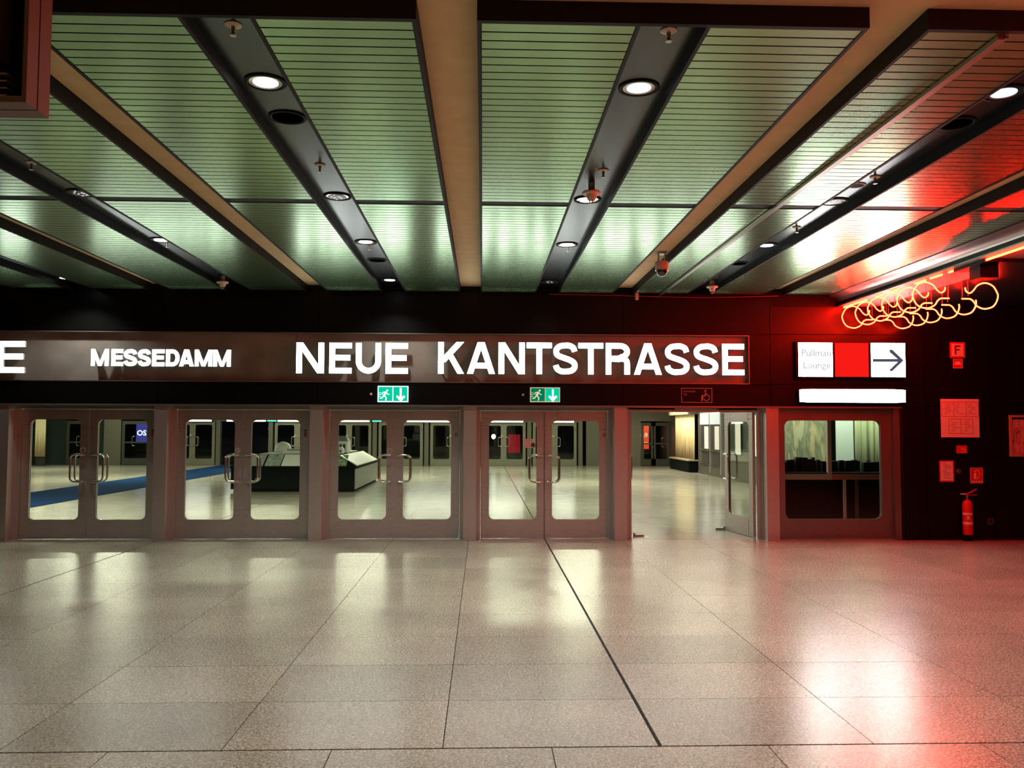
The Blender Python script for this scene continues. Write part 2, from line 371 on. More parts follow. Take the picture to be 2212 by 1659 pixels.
# lowered soffit on the right with its curved metal edge
soff = MB().box(5.72, 12.2, -20, .02, 3.745, ZU+.02)
soffit = struct('trim_2', soff, BLACK)
ed = MB(); pr = [(5.565, ZC+.03), (5.565, ZC-.004), (5.60, ZC-.012), (5.64, ZC-.022), (5.68, ZC-.042), (5.705, ZC-.066), (5.715, ZC-.10), (5.72, ZC-.10), (5.72, ZC+.03)]
n = len(pr); ed.add([(x, -9.3, z) for x, z in pr]+[(x, -.01, z) for x, z in pr], [(i, i+1, n+i+1, n+i) for i in range(n-1)]+[tuple(range(n)), tuple(range(n, 2*n))])
ed.build('curved_edge', mat('edge_metal', (.42, .36, .34), .9, .3), soffit, 40)
MB().box(5.724, 6.335, -16, -.02, 3.741, 3.7449).build('soffit_panel', mat('soffit_metal', (.30, .25, .23), .3, .45), soffit)
MB().box(5.712, 5.724, -20, .0, 3.74, 3.762).build('soffit_lip', STEEL_D, soffit)
MB().box(6.335, 6.347, -12, -.02, 3.738, 3.7449).build('soffit_joint', STEEL_D, soffit)

# ------------------------------------------------------------------ setting: walls
LZ = 2.115
wb = MB().box(-13, 12, .022, .36, 3.262, ZU+.1).box(-13, 4.268, .022, .36, LZ, 2.482).box(4.268, 12, .022, .36, LZ, 3.262)
wb.box(-13, 4.268, .20, .36, 2.482, 3.262).box(6.73, 12, .022, .36, 0, LZ).box(-13, -9.96, .022, .36, 0, LZ)
wall = struct('wall_back', wb, BLACKM)
def panel(x0, x1, z0, z1):
    MB().box(x0+.005, x1-.005, 0, .022, z0+.005, z1-.005).build('wall_panel', BLACK, wall)
for x0, x1 in [(-13, -9.85), (-9.85, -7.43), (-7.43, -5.01), (-5.01, -2.6), (-2.6, 2.225), (2.225, 4.608)]:
    panel(x0, x1, 3.275, ZC+.02)
for x0, x1 in [(-13, -9.85), (-9.85, -7.43), (-7.43, -5.08), (-5.08, -2.6), (-2.6, 2.225), (2.225, 4.608)]:
    panel(x0, x1, 2.128, 2.47)
panel(4.282, 4.608, 2.47, 3.275)
for x0, x1 in [(4.608, 7.125), (7.125, 8.212), (8.212, 12)]:
    panel(x0, x1, 3.287, ZC+.02 if x0 < 5.7 else 3.74) if x0 > 5 else panel(x0, x1, 3.287, 3.74)
panel(4.608, 7.125, 2.479, 3.287); panel(4.608, 7.125, 2.128, 2.479)
panel(7.125, 8.212, 2.14, 3.287); panel(8.212, 12, 2.14, 3.287)
panel(6.76, 7.125, .0, 2.128); panel(7.125, 8.212, 0, 2.14); panel(8.212, 12, 0, 2.14)
struct('trim_3', MB().box(-9.95, 6.73, -.022, .0, 2.103, 2.128).box(-9.95, 6.73, 0, .30, 2.112, 2.1149), STEEL_D)
struct('wall_left', MB().box(-13.3, -13, -20, .4, 0, ZU), BLACKM)
struct('wall_right', MB().box(12, 12.3, -20, .4, 0, ZU), BLACKM)
struct('wall_front', MB().box(-13.3, 12.3, -20.3, -20, 0, ZU), BLACKM)

# sign band
for a, b in ((-13, -2.955), (-2.949, 4.255)): MB().box(a, b, .10, .12, 2.495, 3.25).build('sign_panel', BRONZE, wall)
MB().box(-13, 4.272, -.008, .118, 3.25, 3.266).box(-13, 4.272, -.008, .118, 2.478, 2.494).box(4.256, 4.272, -.008, .118, 2.494, 3.25).build('sign_panel_frame', BRONZE_E, wall)
def P(o, mb, name, m, parent, **k):      # a part given in world coordinates
    inv = Vector((0, 0, 0)); q = parent
    while q is not None: inv -= Vector(q.location); q = q.parent
    mb.v = [tuple(Vector(v)+inv) for v in mb.v]; return mb.build(name, m, parent, **k)
# letters: strokes in a unit box (x 0..1, z 0..1)
def strokes(ch, wv, hv, t):
    h = t/2; W, H = wv, hv
    if ch == 'E': return [[(h, 0), (h, H)], [(0, H-h), (W, H-h)], [(0, H*.515), (W*.94, H*.515)], [(0, h), (W, h)]]
    if ch == 'N': return [[(h, 0), (h, H)], [(W-h, 0), (W-h, H)], [(h*1.12, H), (W-h*1.12, 0)]]
    if ch == 'M': return [[(h, 0), (h, H)], [(W-h, 0), (W-h, H)], [(h*1.1, H), (W*.5, 0)], [(W*.5, 0), (W-h*1.1, H)]]
    if ch == 'U': return [[(h, H), (h, W*.5)]+arc(W/2, W*.5, W/2-h, W*.5-h, 180, 360, 14)+[(W-h, H)]]
    if ch == 'K': return [[(h, 0), (h, H)], [(W-h*1.45, H), (h*1.2, H*.36)], [(W*.45, H*.6), (W-h*1.25, 0)]]
    if ch == 'A': return [[(h*1.05, 0), (W*.5-h*.2, H)], [(W-h*1.05, 0), (W*.5+h*.2, H)], [(W*.2, H*.26), (W*.8, H*.26)]]
    if ch == 'T': return [[(0, H-h), (W, H-h)], [(W/2, 0), (W/2, H)]]
    if ch == 'D': return [[(h, 0), (h, H)], [(0, H-h), (W*.5, H-h)]+arc(W*.5, H/2, W*.5-h, H/2-h, 80, -80, 14)+[(W*.5, h), (0, h)]]
    if ch == 'R': return [[(h, 0), (h, H)], [(0, H-h), (W*.55, H-h)]+arc(W*.6, H*.75-h*.2, W*.4-h, H*.25-h*.8, 80, -80, 10)+[(W*.55, H*.5), (0, H*.5)], [(W*.6, H*.5)]+arc(W*.72, H*.34, W*.28-h, H*.16, 90, 0, 6)+[(W-h, 0)]]
    if ch == 'S':
        q = [(.98, .77), (.90, .92), (.68, 1.0), (.48, 1.0), (.22, .97), (.05, .86), (.03, .73), (.12, .615), (.34, .545), (.58, .485), (.84, .40), (.98, .28), (.96, .13), (.80, .03), (.52, 0), (.28, .01), (.08, .10), (.0, .24)]
        return [catmull([(h+u*(W-t), h+v*(H-t)) for u, v in q], 3)]
def word(letters, z0, z1, t, label, seed):
    o = empty('street_sign', ((letters[0][1]+letters[-1][2])/2, -.02, (z0+z1)/2), label=label, category='sign')
    for ch, x0, x1 in letters:
        mb = MB(); Y0, Y1 = -.075, -.03
        for i, st in enumerate(strokes(ch, x1-x0, z1-z0, t)):
            mb.ribbon([(x0+a, z0+b) for a, b in st], t*(.82 if ch == 'M' and i > 1 else 1), Y0-.0004*i, Y1, 0, 1, len(st) == 2 and abs(st[0][0]-st[1][0]) > 1e-6 and abs(st[0][1]-st[1][1]) > 1e-6)
        if t > .07:    # tube end caps
            for st in strokes(ch, x1-x0, z1-z0, t)[:2]:
                for e, f in ((st[0], st[1]), (st[-1], st[-2])):
                    d = (Vector(f)-Vector(e)).normalized(); c = Vector(e)+d*.018
                    mb.box(x0+c.x-.014, x0+c.x+.014, Y0-.004, Y0-.0015, z0+c.y-.012, z0+c.y+.012, 2)
        xm, zm = (x0+x1)/2, (z0+z1)/2
        for st in strokes(ch, x1-x0, z1-z0, t)[:1]:
            for e in (st[0], st[-1]): mb.box(x0+e[0]-.012, x0+e[0]+.012, Y1, .0995, z0+max(.03, min(e[1], z1-z0-.03))-.012, z0+max(.03, min(e[1], z1-z0-.03))+.012, 1)
        P(0, mb, 'letter', [WHITE_E, LETTER_S, ELECTRODE], o, smooth=30)
    return o
word([('E', -7.5, -7.09)], 2.597, 3.09, .088, 'single large white letter E cut by the left edge of the frame', 1)
kx = lambda z: -6.081+(z-632)/(1582-632)*2.146
word([(c, kx(a), kx(b)) for c, a, b in [('M', 632, 752), ('E', 770, 850), ('S', 852, 945), ('S', 948, 1038), ('E', 1046, 1130), ('D', 1140, 1232), ('A', 1230, 1330), ('M', 1336, 1456), ('M', 1462, 1582)]], 2.713, 2.975, .060, 'smaller bold white illuminated letters reading MESSEDAMM', 2)
word([('N', -2.921, -2.49), ('E', -2.407, -2.06), ('U', -1.994, -1.6), ('E', -1.53, -1.18)], 2.615, 3.097, .088, 'large white illuminated letters reading NEUE', 3)
word([('K', -.706, -.295), ('A', -.25, .189), ('N', .246, .66), ('T', .69, 1.087), ('S', 1.106, 1.5), ('T', 1.51, 1.905), ('R', 1.945, 2.33), ('A', 2.396, 2.838), ('S', 2.884, 3.286), ('S', 3.345, 3.748), ('E', 3.81, 4.162)], 2.62, 3.12, .088, 'large white illuminated letters reading KANTSTRASSE', 4)

# ------------------------------------------------------------------ setting: steel posts, doors
posts = [-9.86, -7.44, -5.02, -2.61, -.2, 2.19, 4.63]
for i, px in enumerate(posts):
    m = MB().box(px-.1, px+.1, 0, .31, 0, 2.112).box(px-.165, px-.1, .24, .31, 0, 2.112).box(px+.1, px+.165, .24, .31, 0, 2.112).box(px+.1, px+.118, .17, .24, 0, 2.112).box(px-.118, px-.1, .17, .24, 0, 2.112)
    struct('trim_%d' % (4+i), m, STEEL)
struct('trim_11', MB().box(-9.76, 4.53, .25, .31, 2.052, 2.1119).box(-9.76, 4.53, .235, .25, 2.075, 2.1119), STEEL_D)
# threshold rails
# one door leaf, hinge at x=0, closing edge at x=LW, built in local space
LW, LH = 1.0405, 2.044
def u_handle(y, s):   # U-shaped pull, mounted on the stile near the closing edge
    ym = y+s*.055
    pts = [(.98, y, 1.325), (.98, ym-s*.01, 1.325), (.965, ym, 1.327), (.90, ym, 1.332), (.83, ym, 1.325), (.795, ym, 1.295), (.787, ym, 1.25), (.787, ym, 1.0), (.795, ym, .945), (.83, ym, .91), (.90, ym, .90), (.965, ym, .905), (.98, ym-s*.01, .907), (.98, y, .907)]
    return MB().tube(catmull(pts, 4), .0155, 8)
def mk_leaf(steel=STEEL):
    m = MB().ring_plate(.002, LW-.0015, .006, LH, .135, .905, .305, 1.885, .085, -.024, .024)
    root = m.build('door_1', steel, None, 40, kind='structure')
    MB().ring_plate(.12, .92, .29, 1.90, .137, .903, .307, 1.883, .084, -.006, .006).build('gasket', BLACKM, root)
    pn = MB(); r = .084; pn.prism(arc(.903-r, 1.883-r, r, r, 0, 90, 6)+arc(.137+r, 1.883-r, r, r, 90, 180, 6)+arc(.137+r, .307+r, r, r, 180, 270, 6)+arc(.903-r, .307+r, r, r, 270, 360, 6), -.004, .004)
    pn.build('pane', GLASS, root)
    for y in (-.024, .024):
        s = -1 if y < 0 else 1; ys = sorted((y+s*.0004, y+s*.003))
        MB().box(.16, .79, *ys, .03, .275).build('kick_plate', steel, root)
        MB().box(.16, .79, *ys, 1.91, LH-.012).build('top_plate', steel, root)
        u_handle(y, s).build('handle', CHROME, root, 60)
    rv = MB()
    for x in (.03, .10, .135, .18, .77, .82, .93, .99):
        for z in (1.905+.10, 1.93): rv.lathe([(.006, 0), (.006, .003)], (0, 0, 0), 6) if 0 else rv.box(x-.005, x+.005, -.0285, -.024, z-.005, z+.005)
    for x in (.03, .10, .935, .995):
        for z in (1.80, 1.75, .46, .37, .06): rv.box(x-.005, x+.005, -.0275, -.024, z-.005, z+.005)
    for x in (.17, .78): rv.box(x-.005, x+.005, -.0275, -.024, .255, .265).box(x-.005, x+.005, -.0275, -.024, .05, .06)
    rv.build('rivet', mat('rivet_dark', (.12, .10, .09), .8, .4), root, kind='stuff')
    MB().lathe([(.012, -.03), (.014, -.024)], (0, 0, 0), 10)
    return root
leafA = mk_leaf(); leafB = None
def mirror_tree(o, parent=None):
    c = o.copy(); col.objects.link(c); c.parent = parent
    if o.type == 'MESH':
        me = o.data.copy(); me.transform(Matrix.Scale(-1, 4, (1, 0, 0))); me.flip_normals(); c.data = me
    for ch in list(o.children): mirror_tree(ch, c)
    return c
leafB = mirror_tree(leafA)
protoA, protoB = leafA, leafB
usedA = usedB = False; dn = 0
def place(which, x, y, rz=0):
    global usedA, usedB, dn
    dn += 1
    if which == 'L': o = protoA if not usedA else copy_tree(protoA); usedA = True
    else: o = protoB if not usedB else copy_tree(protoB); usedB = True
    o.location = (x, y, .0); o.rotation_euler = (0, 0, rz); o.name = 'door_%d' % dn; return o
leaves = {}
for i in range(5):
    a, b = posts[i+1]+.168, posts[i+2]-.168 if i+2 < len(posts) else 0
    if i < 4:
        leaves[i, 'L'] = place('L', a, .285); leaves[i, 'R'] = place('R', b, .285)
    else:
        leaves[i, 'L'] = place('L', a+.03, .30, math.radians(84)); leaves[i, 'R'] = place('R', b-.03, .33, math.radians(-81))
place('L', posts[0]+.168, .285); place('R', posts[1]-.168, .285)
# stickers, locks, notes on the front doors
STK = mat('sticker_white', (.75, .72, .70), 0, .5); STK2 = mat('sticker_ink', (.22, .18, .18), 0, .5)
for i in range(4):
    d = leaves[i, 'L']; x = .955; z = 1.40
    s = MB().prism([(x+.042*math.cos(t*math.pi/10), z+.042*math.sin(t*math.pi/10)) for t in range(20)], -.0255, -.0242)
    st = s.build('sticker', STK, d, label='round white printed sticker')
    q = MB()
    for zz, hw in ((.018, .018), (.006, .026), (-.006, .026), (-.018, .018)): q.box(x-hw, x+hw, -.0262, -.0256, z+zz-.003, z+zz+.003)
    if i: q.build('print', STK2, st)
    else: MB().prism([(x+.026*math.cos(t*math.pi/8), z+.026*math.sin(t*math.pi/8)) for t in range(16)], -.0262, -.0256).build('print', STK2, st)
    d = leaves[i, 'R']
    if i in (0, 1):
        MB().box(-.075, -.03, -.0262, -.0242, 1.62, 1.69).build('sticker', mat('sticker_red', (.4, .06, .06), 0, .5), d, label='small red and dark warning sticker')
        MB().prism([(-.052+.02*math.cos(t*math.pi/6), 1.715+.02*math.sin(t*math.pi/6)) for t in range(12)], -.0262, -.0242).build('sticker', mat('sticker_dark', (.05, .05, .05), 0, .5), d, label='dark pictogram sticker')
    else:
        MB().ribbon(arc(-.055, 1.66, .022, .022, 0, 350, 12), .012, -.0262, -.0242).build('sticker', mat('sticker_dim', (.10, .04, .04), 0, .5), d, label='dark ring shaped sticker')
        if i == 3: MB().ribbon([(-.075, 1.75), (-.035, 1.75)], .01, -.0262, -.0242).ribbon([(-.05, 1.765), (-.035, 1.75), (-.05, 1.735)], .01, -.0265, -.0245).build('sticker', STK2, d, label='small dark arrow sticker')
MB().box(.70, .845, -.0062, -.0048, 1.45, 1.595).build('notice', mat('note_pink', (.8, .62, .58), 0, .6), leaves[3, 'L'], label='pale square notice taped to the glass')
MB().prism([(.815, 1.47), (.87, 1.455), (.885, 1.50), (.85, 1.54), (.81, 1.51)], -.0075, -.0062).build('notice_mark', INK, leaves[3, 'L'])
# floor stops of the open doors
for x, y, l in [(2.56, .50, 'left'), (4.18, 1.42, 'right')]:
    MB().box(x-.09, x+.09, y-.015, y+.015, .0, .03).lathe([(.02, .03), (.016, .06)], (x+(-.07 if l == 'left' else .07), y, 0), 8).build('door_stop', STEEL_D, None, label='low metal door stop on the floor beside the %s leaf of the open doorway' % l, category='door stop')
MB().box(2.36, 2.70, .33, .42, -.0002, .004).build('floor_plate', mat('plate', (.7, .68, .62), .8, .3), None, label='flat metal floor plate in the open doorway', category='floor plate')
# header box over the open doorway
struct('trim_12', MB().box(2.36, 3.10, .235, .2499, 2.035, 2.10).box(3.11, 3.80, .20, .2499, 2.035, 2.10).box(3.83, 4.46, .235, .2499, 2.035, 2.10), STEEL)

# window bay
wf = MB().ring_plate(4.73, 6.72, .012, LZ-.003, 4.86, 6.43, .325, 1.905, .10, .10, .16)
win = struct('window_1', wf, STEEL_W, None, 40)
MB().ring_plate(4.84, 6.45, .30, 1.93, 4.862, 6.428, .327, 1.903, .099, .115, .135).build('window_gasket', BLACKM, win)
r = .098; gx0, gx1, gz0, gz1 = 4.862, 6.428, .327, 1.903
MB().prism(arc(gx1-r, gz1-r, r, r, 0, 90, 6)+arc(gx0+r, gz1-r, r, r, 90, 180, 6)+arc(gx0+r, gz0+r, r, r, 180, 270, 6)+arc(gx1-r, gz0+r, r, r, 270, 360, 6), .122, .128).build('window_pane', GLASS, win)
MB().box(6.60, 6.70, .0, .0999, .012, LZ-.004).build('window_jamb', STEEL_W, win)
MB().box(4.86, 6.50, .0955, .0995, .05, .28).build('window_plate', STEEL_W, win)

# ------------------------------------------------------------------ hall beyond: shell
struct('wall_beyond_right', MB().box(8.9, 9.1, .36, 31, 0, 3.9), STEEL_H)
struct('wall_beyond_left', MB().box(-22.6, -22.4, .36, 31, 0, 3.9), BACKDARK)
struct('ceiling_beyond', MB().box(-22.6, 9.1, .36, 31, 3.9, 4.0), HALLCEIL)
FY = 26.5
bays = [(.993+2.42*k) for k in range(-6, 2)]
fw = MB().box(-22.4, 9, FY+.02, FY+.3, LZ, 3.9)
wallfar = struct('wall_far', fw, STEEL_H)
n0 = 13
far_me = {}
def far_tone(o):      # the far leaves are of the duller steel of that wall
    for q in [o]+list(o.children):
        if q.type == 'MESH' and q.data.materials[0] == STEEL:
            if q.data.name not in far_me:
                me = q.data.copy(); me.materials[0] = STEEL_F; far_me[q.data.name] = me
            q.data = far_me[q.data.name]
for i, c in enumerate(bays+[bays[-1]+2.42]):
    struct('trim_%d' % (n0+i), MB().box(c-1.31, c-1.11, FY-.06, FY+.2, 0, LZ).box(c-1.315, c-1.105, FY-.062, FY-.0, 0, .12), STEEL_H)
for i, c in enumerate(bays):
    if i == 1: continue
    if i != 7 or True:
        far_tone(place('L', c-1.04, FY+.05)); far_tone(place('R', c+1.04, FY+.05))
struct('trim_22', MB().box(-14.8, 4.7, FY-.02, FY+.02, 2.05, LZ), STEEL_H)
struct('night_backdrop', MB().box(-22.4, 9, 30.8, 31, 0, 3.9), BACKDARK)  # black sheet standing in for the dark night outdoors
# left end of the far wall: dark shopfront bays, wall panels
struct('wall_far_left', MB().box(-17.58, -16.8, FY, FY+.3, 0, LZ).box(-15.45, -14.86, FY, FY+.3, 0, LZ).box(-22.4, -21.7, FY, FY+.3, 0, LZ), STEEL_H)
struct('wall_far_right', MB().box(4.9, 7.5, FY, FY+.3, 0, LZ), STEEL_H)
def far_door(x0, x1, name):
    m = MB().ring_plate(x0, x1, .02, 2.05, x0+.13, x1-.13, .32, 1.9, .07, FY+.02, FY+.07).box(x0+.13, x1-.13, FY+.03, FY+.06, 1.02, 1.09)
    d = struct(name, m, mat('far_door_dark', (.07, .07, .055), .6, .45), None, 40)
    MB().box(x0+.12, x1-.12, FY+.042, FY+.048, .31, 1.91).build('pane', GLASS, d)
    u = u_handle(0, -1); u.v = [(x0+.02+v[0]*.6, FY+.02+v[1], v[2]) for v in u.v]; u.build('handle', CHROME, d, 60)
far_door(-16.76, -15.49, 'door_30'); far_door(-19.3, -18.45, 'door_31'); far_door(7.52, 8.22, 'door_32')
# right leaf of the far corner, ajar
far_door(8.0, 8.88, 'door_33')

# ------------------------------------------------------------------ illuminated guide signs on the right wall
t = empty('guide_sign', (5.9, -.05, 2.87), label='wide illuminated guide sign of three square fields with lounge text, red square and right arrow', category='sign')
P(0, MB().box(5.0, 6.785, -.075, 0, 2.58, 3.17), 'housing', BLACK, t)
for x0, x1, m, l in [(5.03, 5.585, LIGHTBOX, 'white lit field with pale lounge text'), (5.62, 6.168, REDBOX, 'plain red field'), (6.207, 6.765, LIGHTBOX, 'white lit field with a black arrow')]:
    f = P(0, MB().prism([(x0, 2.602), (x1, 2.602), (x1, 3.146), (x0, 3.146)], -.095, -.0751, 0, 1), 'field', [m, BLACK], t, label=l)
    if x0 < 5.1:
        for s, z, xx in (('Pullman', 2.93, 5.075), ('Lounge', 2.735, 5.095)):
            text_part('lettering', s, xx-5.9, -.0975+.05, z-2.87, .155, GREYINK, f, bold=.0025)
    if x0 > 6.2:
        q = MB().ribbon([(6.235, 2.868), (6.68, 2.868)], .05, -.099, -.096).ribbon([(6.51, 3.02), (6.535, 3.02), (6.70, 2.868), (6.535, 2.715), (6.51, 2.715)], .05, -.0993, -.096)
        P(0, q, 'arrow', DARKINK, f)
t2 = empty('light_bar', (5.9, -.05, 2.3), label='long narrow glowing white sign bar below the guide sign', category='sign')
P(0, MB().box(5.03, 6.775, -.06, 0, 2.19, 2.405), 'housing', BLACK, t2)
P(0, MB().prism([(5.045, 2.20), (5.2, 2.192), (6.6, 2.192), (6.762, 2.20), (6.762, 2.395), (6.6, 2.403), (5.2, 2.403), (5.045, 2.395)], -.085, -.0601, 0, 1), 'face', [LIGHTBAR, BLACK], t2)
P(0, MB().ribbon([(6.62, 2.30), (6.66, 2.30)], .008, -.088, -.086).ribbon([(6.645, 2.315), (6.662, 2.30), (6.645, 2.285)], .008, -.0883, -.086), 'arrow', DARKINK, t2)

# exit signs
def runner(x, z, s):
    q = MB(); q.prism([(x+s*(.60+.075*math.cos(a*math.pi/6)), z+s*(.80+.075*math.sin(a*math.pi/6))) for a in range(12)], -.066, -.0645)
    for pts, wd in (([(.53, .70), (.36, .42)], .15), ([(.52, .66), (.66, .50), (.76, .52)], .06), ([(.48, .68), (.30, .66), (.22, .52)], .06), ([(.40, .42), (.54, .26), (.50, .06)], .08), ([(.36, .42), (.22, .24), (.06, .22)], .08)):
        q.ribbon([(x+s*a, z+s*b) for a, b in pts], wd*s, -.066, -.0645)
    for zz in (.36, .50, .62): q.ribbon([(x-s*.02, z+s*zz), (x+s*.16, z+s*zz)], .03*s, -.066, -.0645)
    return q
for x0, x1, z0, z1, lab, dim in [(-1.649, -1.174, 2.171, 2.423, 'bright green emergency exit sign over the doors below NEUE', 0), (.748, 1.22, 2.179, 2.412, 'green emergency exit sign with a cream figure below KANTSTRASSE', 1)]:
    e = empty('exit_sign', ((x0+x1)/2, -.03, (z0+z1)/2), label=lab, category='exit sign', group='green exit signs')
    P(0, MB().box(x0, x1, -.06, 0, z0, z1), 'housing', EXIT_W if not dim else mat('sign_cream', (.8, .7, .5), 0, .5, emit=(.8, .7, .4), es=.5), e)
    xm = (x0+x1)/2
    f1 = P(0, MB().box(x0+.014, xm-.006, -.0645, -.0601, z0+.014, z1-.014), 'field', EXIT_G2 if dim else EXIT_G, e)
    f2 = P(0, MB().box(xm+.008, x1-.012, -.0645, -.0601, z0+.014, z1-.014), 'field', EXIT_G, e)
    P(0, runner(x0+.02, z0+.01, .215), 'running_figure', EXIT_Y if dim else EXIT_W, f1).location -= Vector((0, 0, 0))
    ar = MB().ribbon([(x1-.115, z1-.03), (x1-.115, z0+.05)], .03, -.066, -.0645).ribbon([(x1-.175, z0+.095), (x1-.115, z0+.03), (x1-.055, z0+.095)], .034, -.0662, -.0645)
    P(0, ar, 'arrow', EXIT_W, f2)
    lx = x0-.11
    MB().lathe([(.018, 0), (.02, .01), (.012, .02)], (0, 0, 0), 12).build('x', CREAM) if 0 else None
    q = MB().prism([(lx+.02*math.cos(a*math.pi/6), (z0+z1)/2+.0+.02*math.sin(a*math.pi/6)) for a in range(12)], -.014, 0)
    q.build('indicator_lamp', CREAM, None, label='small round cream indicator left of the exit sign under %s' % ('KANTSTRASSE' if dim else 'NEUE'), category='indicator')
# accessible door sign
e = empty('door_sign', (3.41, -.01, 2.3), label='dark plate with wheelchair symbol and outlined edge above the open doorway', category='sign')
OUT = mat('dim_outline', (.55, .30, .24), 0, .5)
P(0, MB().box(3.161, 3.658, -.014, 0, 2.181, 2.416), 'plate', BLACK, e)
P(0, MB().ring_plate(3.161, 3.658, 2.181, 2.416, 3.171, 3.648, 2.191, 2.406, .012, -.017, -.0141), 'border', OUT, e)
text_part('lettering', 'Automatik', 3.195-3.41, -.016+.01, 2.348-2.3, .045, OUT, e); text_part('lettering', 'T\u00fcr', 3.195-3.41, -.016+.01, 2.298-2.3, .045, OUT, e)
wc = MB().prism([(3.55+.016*math.cos(a*math.pi/5), 2.372+.016*math.sin(a*math.pi/5)) for a in range(10)], -.017, -.0141)
wc.ribbon([(3.55, 2.35), (3.55, 2.292), (3.50, 2.292), (3.49, 2.21)], .018, -.017, -.0141).ribbon([(3.55, 2.325), (3.58, 2.325)], .012, -.0172, -.0141).ribbon(arc(3.565, 2.262, .048, .048, 80, -170, 14), .012, -.0174, -.0141)
P(0, wc, 'wheelchair_symbol', OUT, e)
MB().box(3.72, 3.80, -.03, 0, 2.345, 2.385).build('motion_sensor', BLACKM, None, label='small black sensor right of the wheelchair plate', category='sensor')

# ------------------------------------------------------------------ signs and equipment on the black wall
def plate(name, x0, x1, z0, z1, m, th=.008):
    o = empty(name, ((x0+x1)/2, 0, (z0+z1)/2)); P(0, MB().box(x0, x1, -th, 0, z0, z1), 'panel', m, o); return o
def tagit(o, label, category, group=None):
    o['label'] = label; o['category'] = category
    if group: o['group'] = group
o = plate('letter_sign', 7.547, 7.797, 2.922, 3.178, REDSIGN); tagit(o, 'square sign with red border and dark letter F high on the black wall', 'sign')
f = P(0, MB().box(7.574, 7.770, -.010, -.0081, 2.95, 3.15), 'field', PAPER, o)
P(0, MB().ribbon([(7.636, 2.975), (7.636, 3.125)], .028, -.012, -.0101).ribbon([(7.622, 3.112), (7.722, 3.112)], .026, -.0123, -.0101).ribbon([(7.622, 3.055), (7.705, 3.055)], .026, -.0123, -.0101), 'letter', mat('dark_red_ink', (.22, .01, .01), 0, .5), f)
o = plate('alarm_sign', 7.594, 7.751, 2.755, 2.908, REDSIGN); tagit(o, 'small dark red plate with white dome symbol just below the letter F sign', 'sign')
P(0, MB().ring_plate(7.594, 7.751, 2.755, 2.908, 7.599, 7.746, 2.76, 2.903, .006, -.0095, -.0081), 'border', PAPER, o)
P(0, MB().prism(arc(7.673, 2.81, .055, .055, 0, 180, 12)+[(7.612, 2.805), (7.612, 2.80), (7.734, 2.80), (7.734, 2.805)][:0], -.0105, -.0081), 'symbol', PAPER, o)
o = plate('notice_poster', 7.372, 8.0, 1.64, 2.258, PAPER); tagit(o, 'large square pale notice with five printed boxes on the black wall', 'poster')
ln = MB(); tx = MB()
def grid(x0, x1, z0, z1, cols):
    for z in (z0, z1): ln.box(x0, x1, -.0095, -.0081, z-.004, z+.004)
    for i in range(cols+1):
        x = x0+(x1-x0)*i/cols; ln.box(x-.004, x+.004, -.0095, -.0081, z0, z1)
    for i in range(cols):
        a = x0+(x1-x0)*i/cols; b = a+(x1-x0)/cols
        for j in range(7):
            z = z1-.03-j*(z1-z0-.05)/7; s = a+.02+random.random()*.05; tx.box(s, min(b-.02, s+.04+random.random()*.1), -.0093, -.0081, z-.005, z+.003)
grid(7.385, 7.992, 1.975, 2.205, 3); grid(7.50, 7.895, 1.70, 1.935, 2)
P(0, ln, 'ruled_lines', mat('line_red', (.35, .12, .12), 0, .6), o); P(0, tx, 'print', mat('text_red', (.38, .2, .2), 0, .6), o)
o = plate('call_box', 7.617, 7.776, 1.386, 1.508, REDSIGN, .03); tagit(o, 'small red box with a white symbol under the five-box notice', 'call box')
P(0, MB().ribbon(arc(7.70, 1.44, .018, .024, 200, -20, 8), .008, -.032, -.0301).ribbon([(7.672, 1.405), (7.728, 1.405)], .008, -.032, -.0301).ribbon([(7.735, 1.41), (7.742, 1.46)], .010, -.032, -.0301), 'symbol', PAPER, o)
o = plate('instruction_sheet', 7.328, 7.565, .926, 1.268, REDSIGN); tagit(o, 'red-edged sheet of printed instructions left of the round knob', 'sheet')
P(0, MB().box(7.347, 7.546, -.0095, -.0081, .948, 1.248), 'page', PAPER, o)
tx = MB()
for j in range(12): tx.box(7.37+random.random()*.04, 7.43+random.random()*.1, -.0105, -.0096, 1.225-j*.022, 1.233-j*.022)
P(0, tx, 'print', mat('text_red2', (.4, .2, .18), 0, .6), o)
MB().prism([(7.632+.042*math.cos(a*math.pi/8), 1.096+.042*math.sin(a*math.pi/8)) for a in range(16)], -.03, 0).prism([(7.632+.02*math.cos(a*math.pi/8), 1.096+.02*math.sin(a*math.pi/8)) for a in range(16)], -.045, -.03).build('round_knob', BRASS, None, label='round brass coloured knob between the sheet and the extinguisher sign', category='knob')  # a round knob on the wall
o = plate('extinguisher_sign', 7.831, 8.037, .905, 1.156, REDSIGN); tagit(o, 'red sign with white extinguisher pictogram above the extinguisher', 'sign')
P(0, MB().ring_plate(7.831, 8.037, .905, 1.156, 7.836, 8.032, .91, 1.151, .006, -.0095, -.0081), 'border', PAPER, o)
ic = MB().ribbon([(7.908, .975), (7.908, 1.07)], .038, -.0098, -.0081).ribbon(catmull([(7.908, 1.08), (7.925, 1.115), (7.965, 1.11), (7.985, 1.06), (7.965, 1.0), (7.935, .97)], 5), .010, -.0105, -.0081).ribbon([(7.885, 1.095), (7.93, 1.10)], .010, -.0108, -.0081)
P(0, ic, 'pictogram', PAPER, o)
tx = MB()
for xx in range(9): tx.box(7.848+xx*.019, 7.862+xx*.019, -.0095, -.0081, .925, .94)
P(0, tx, 'print', PAPER, o)
o = empty('framed_plan', (8.9, 0, 1.66), label='framed pinkish plan at the right edge of the frame', category='frame')
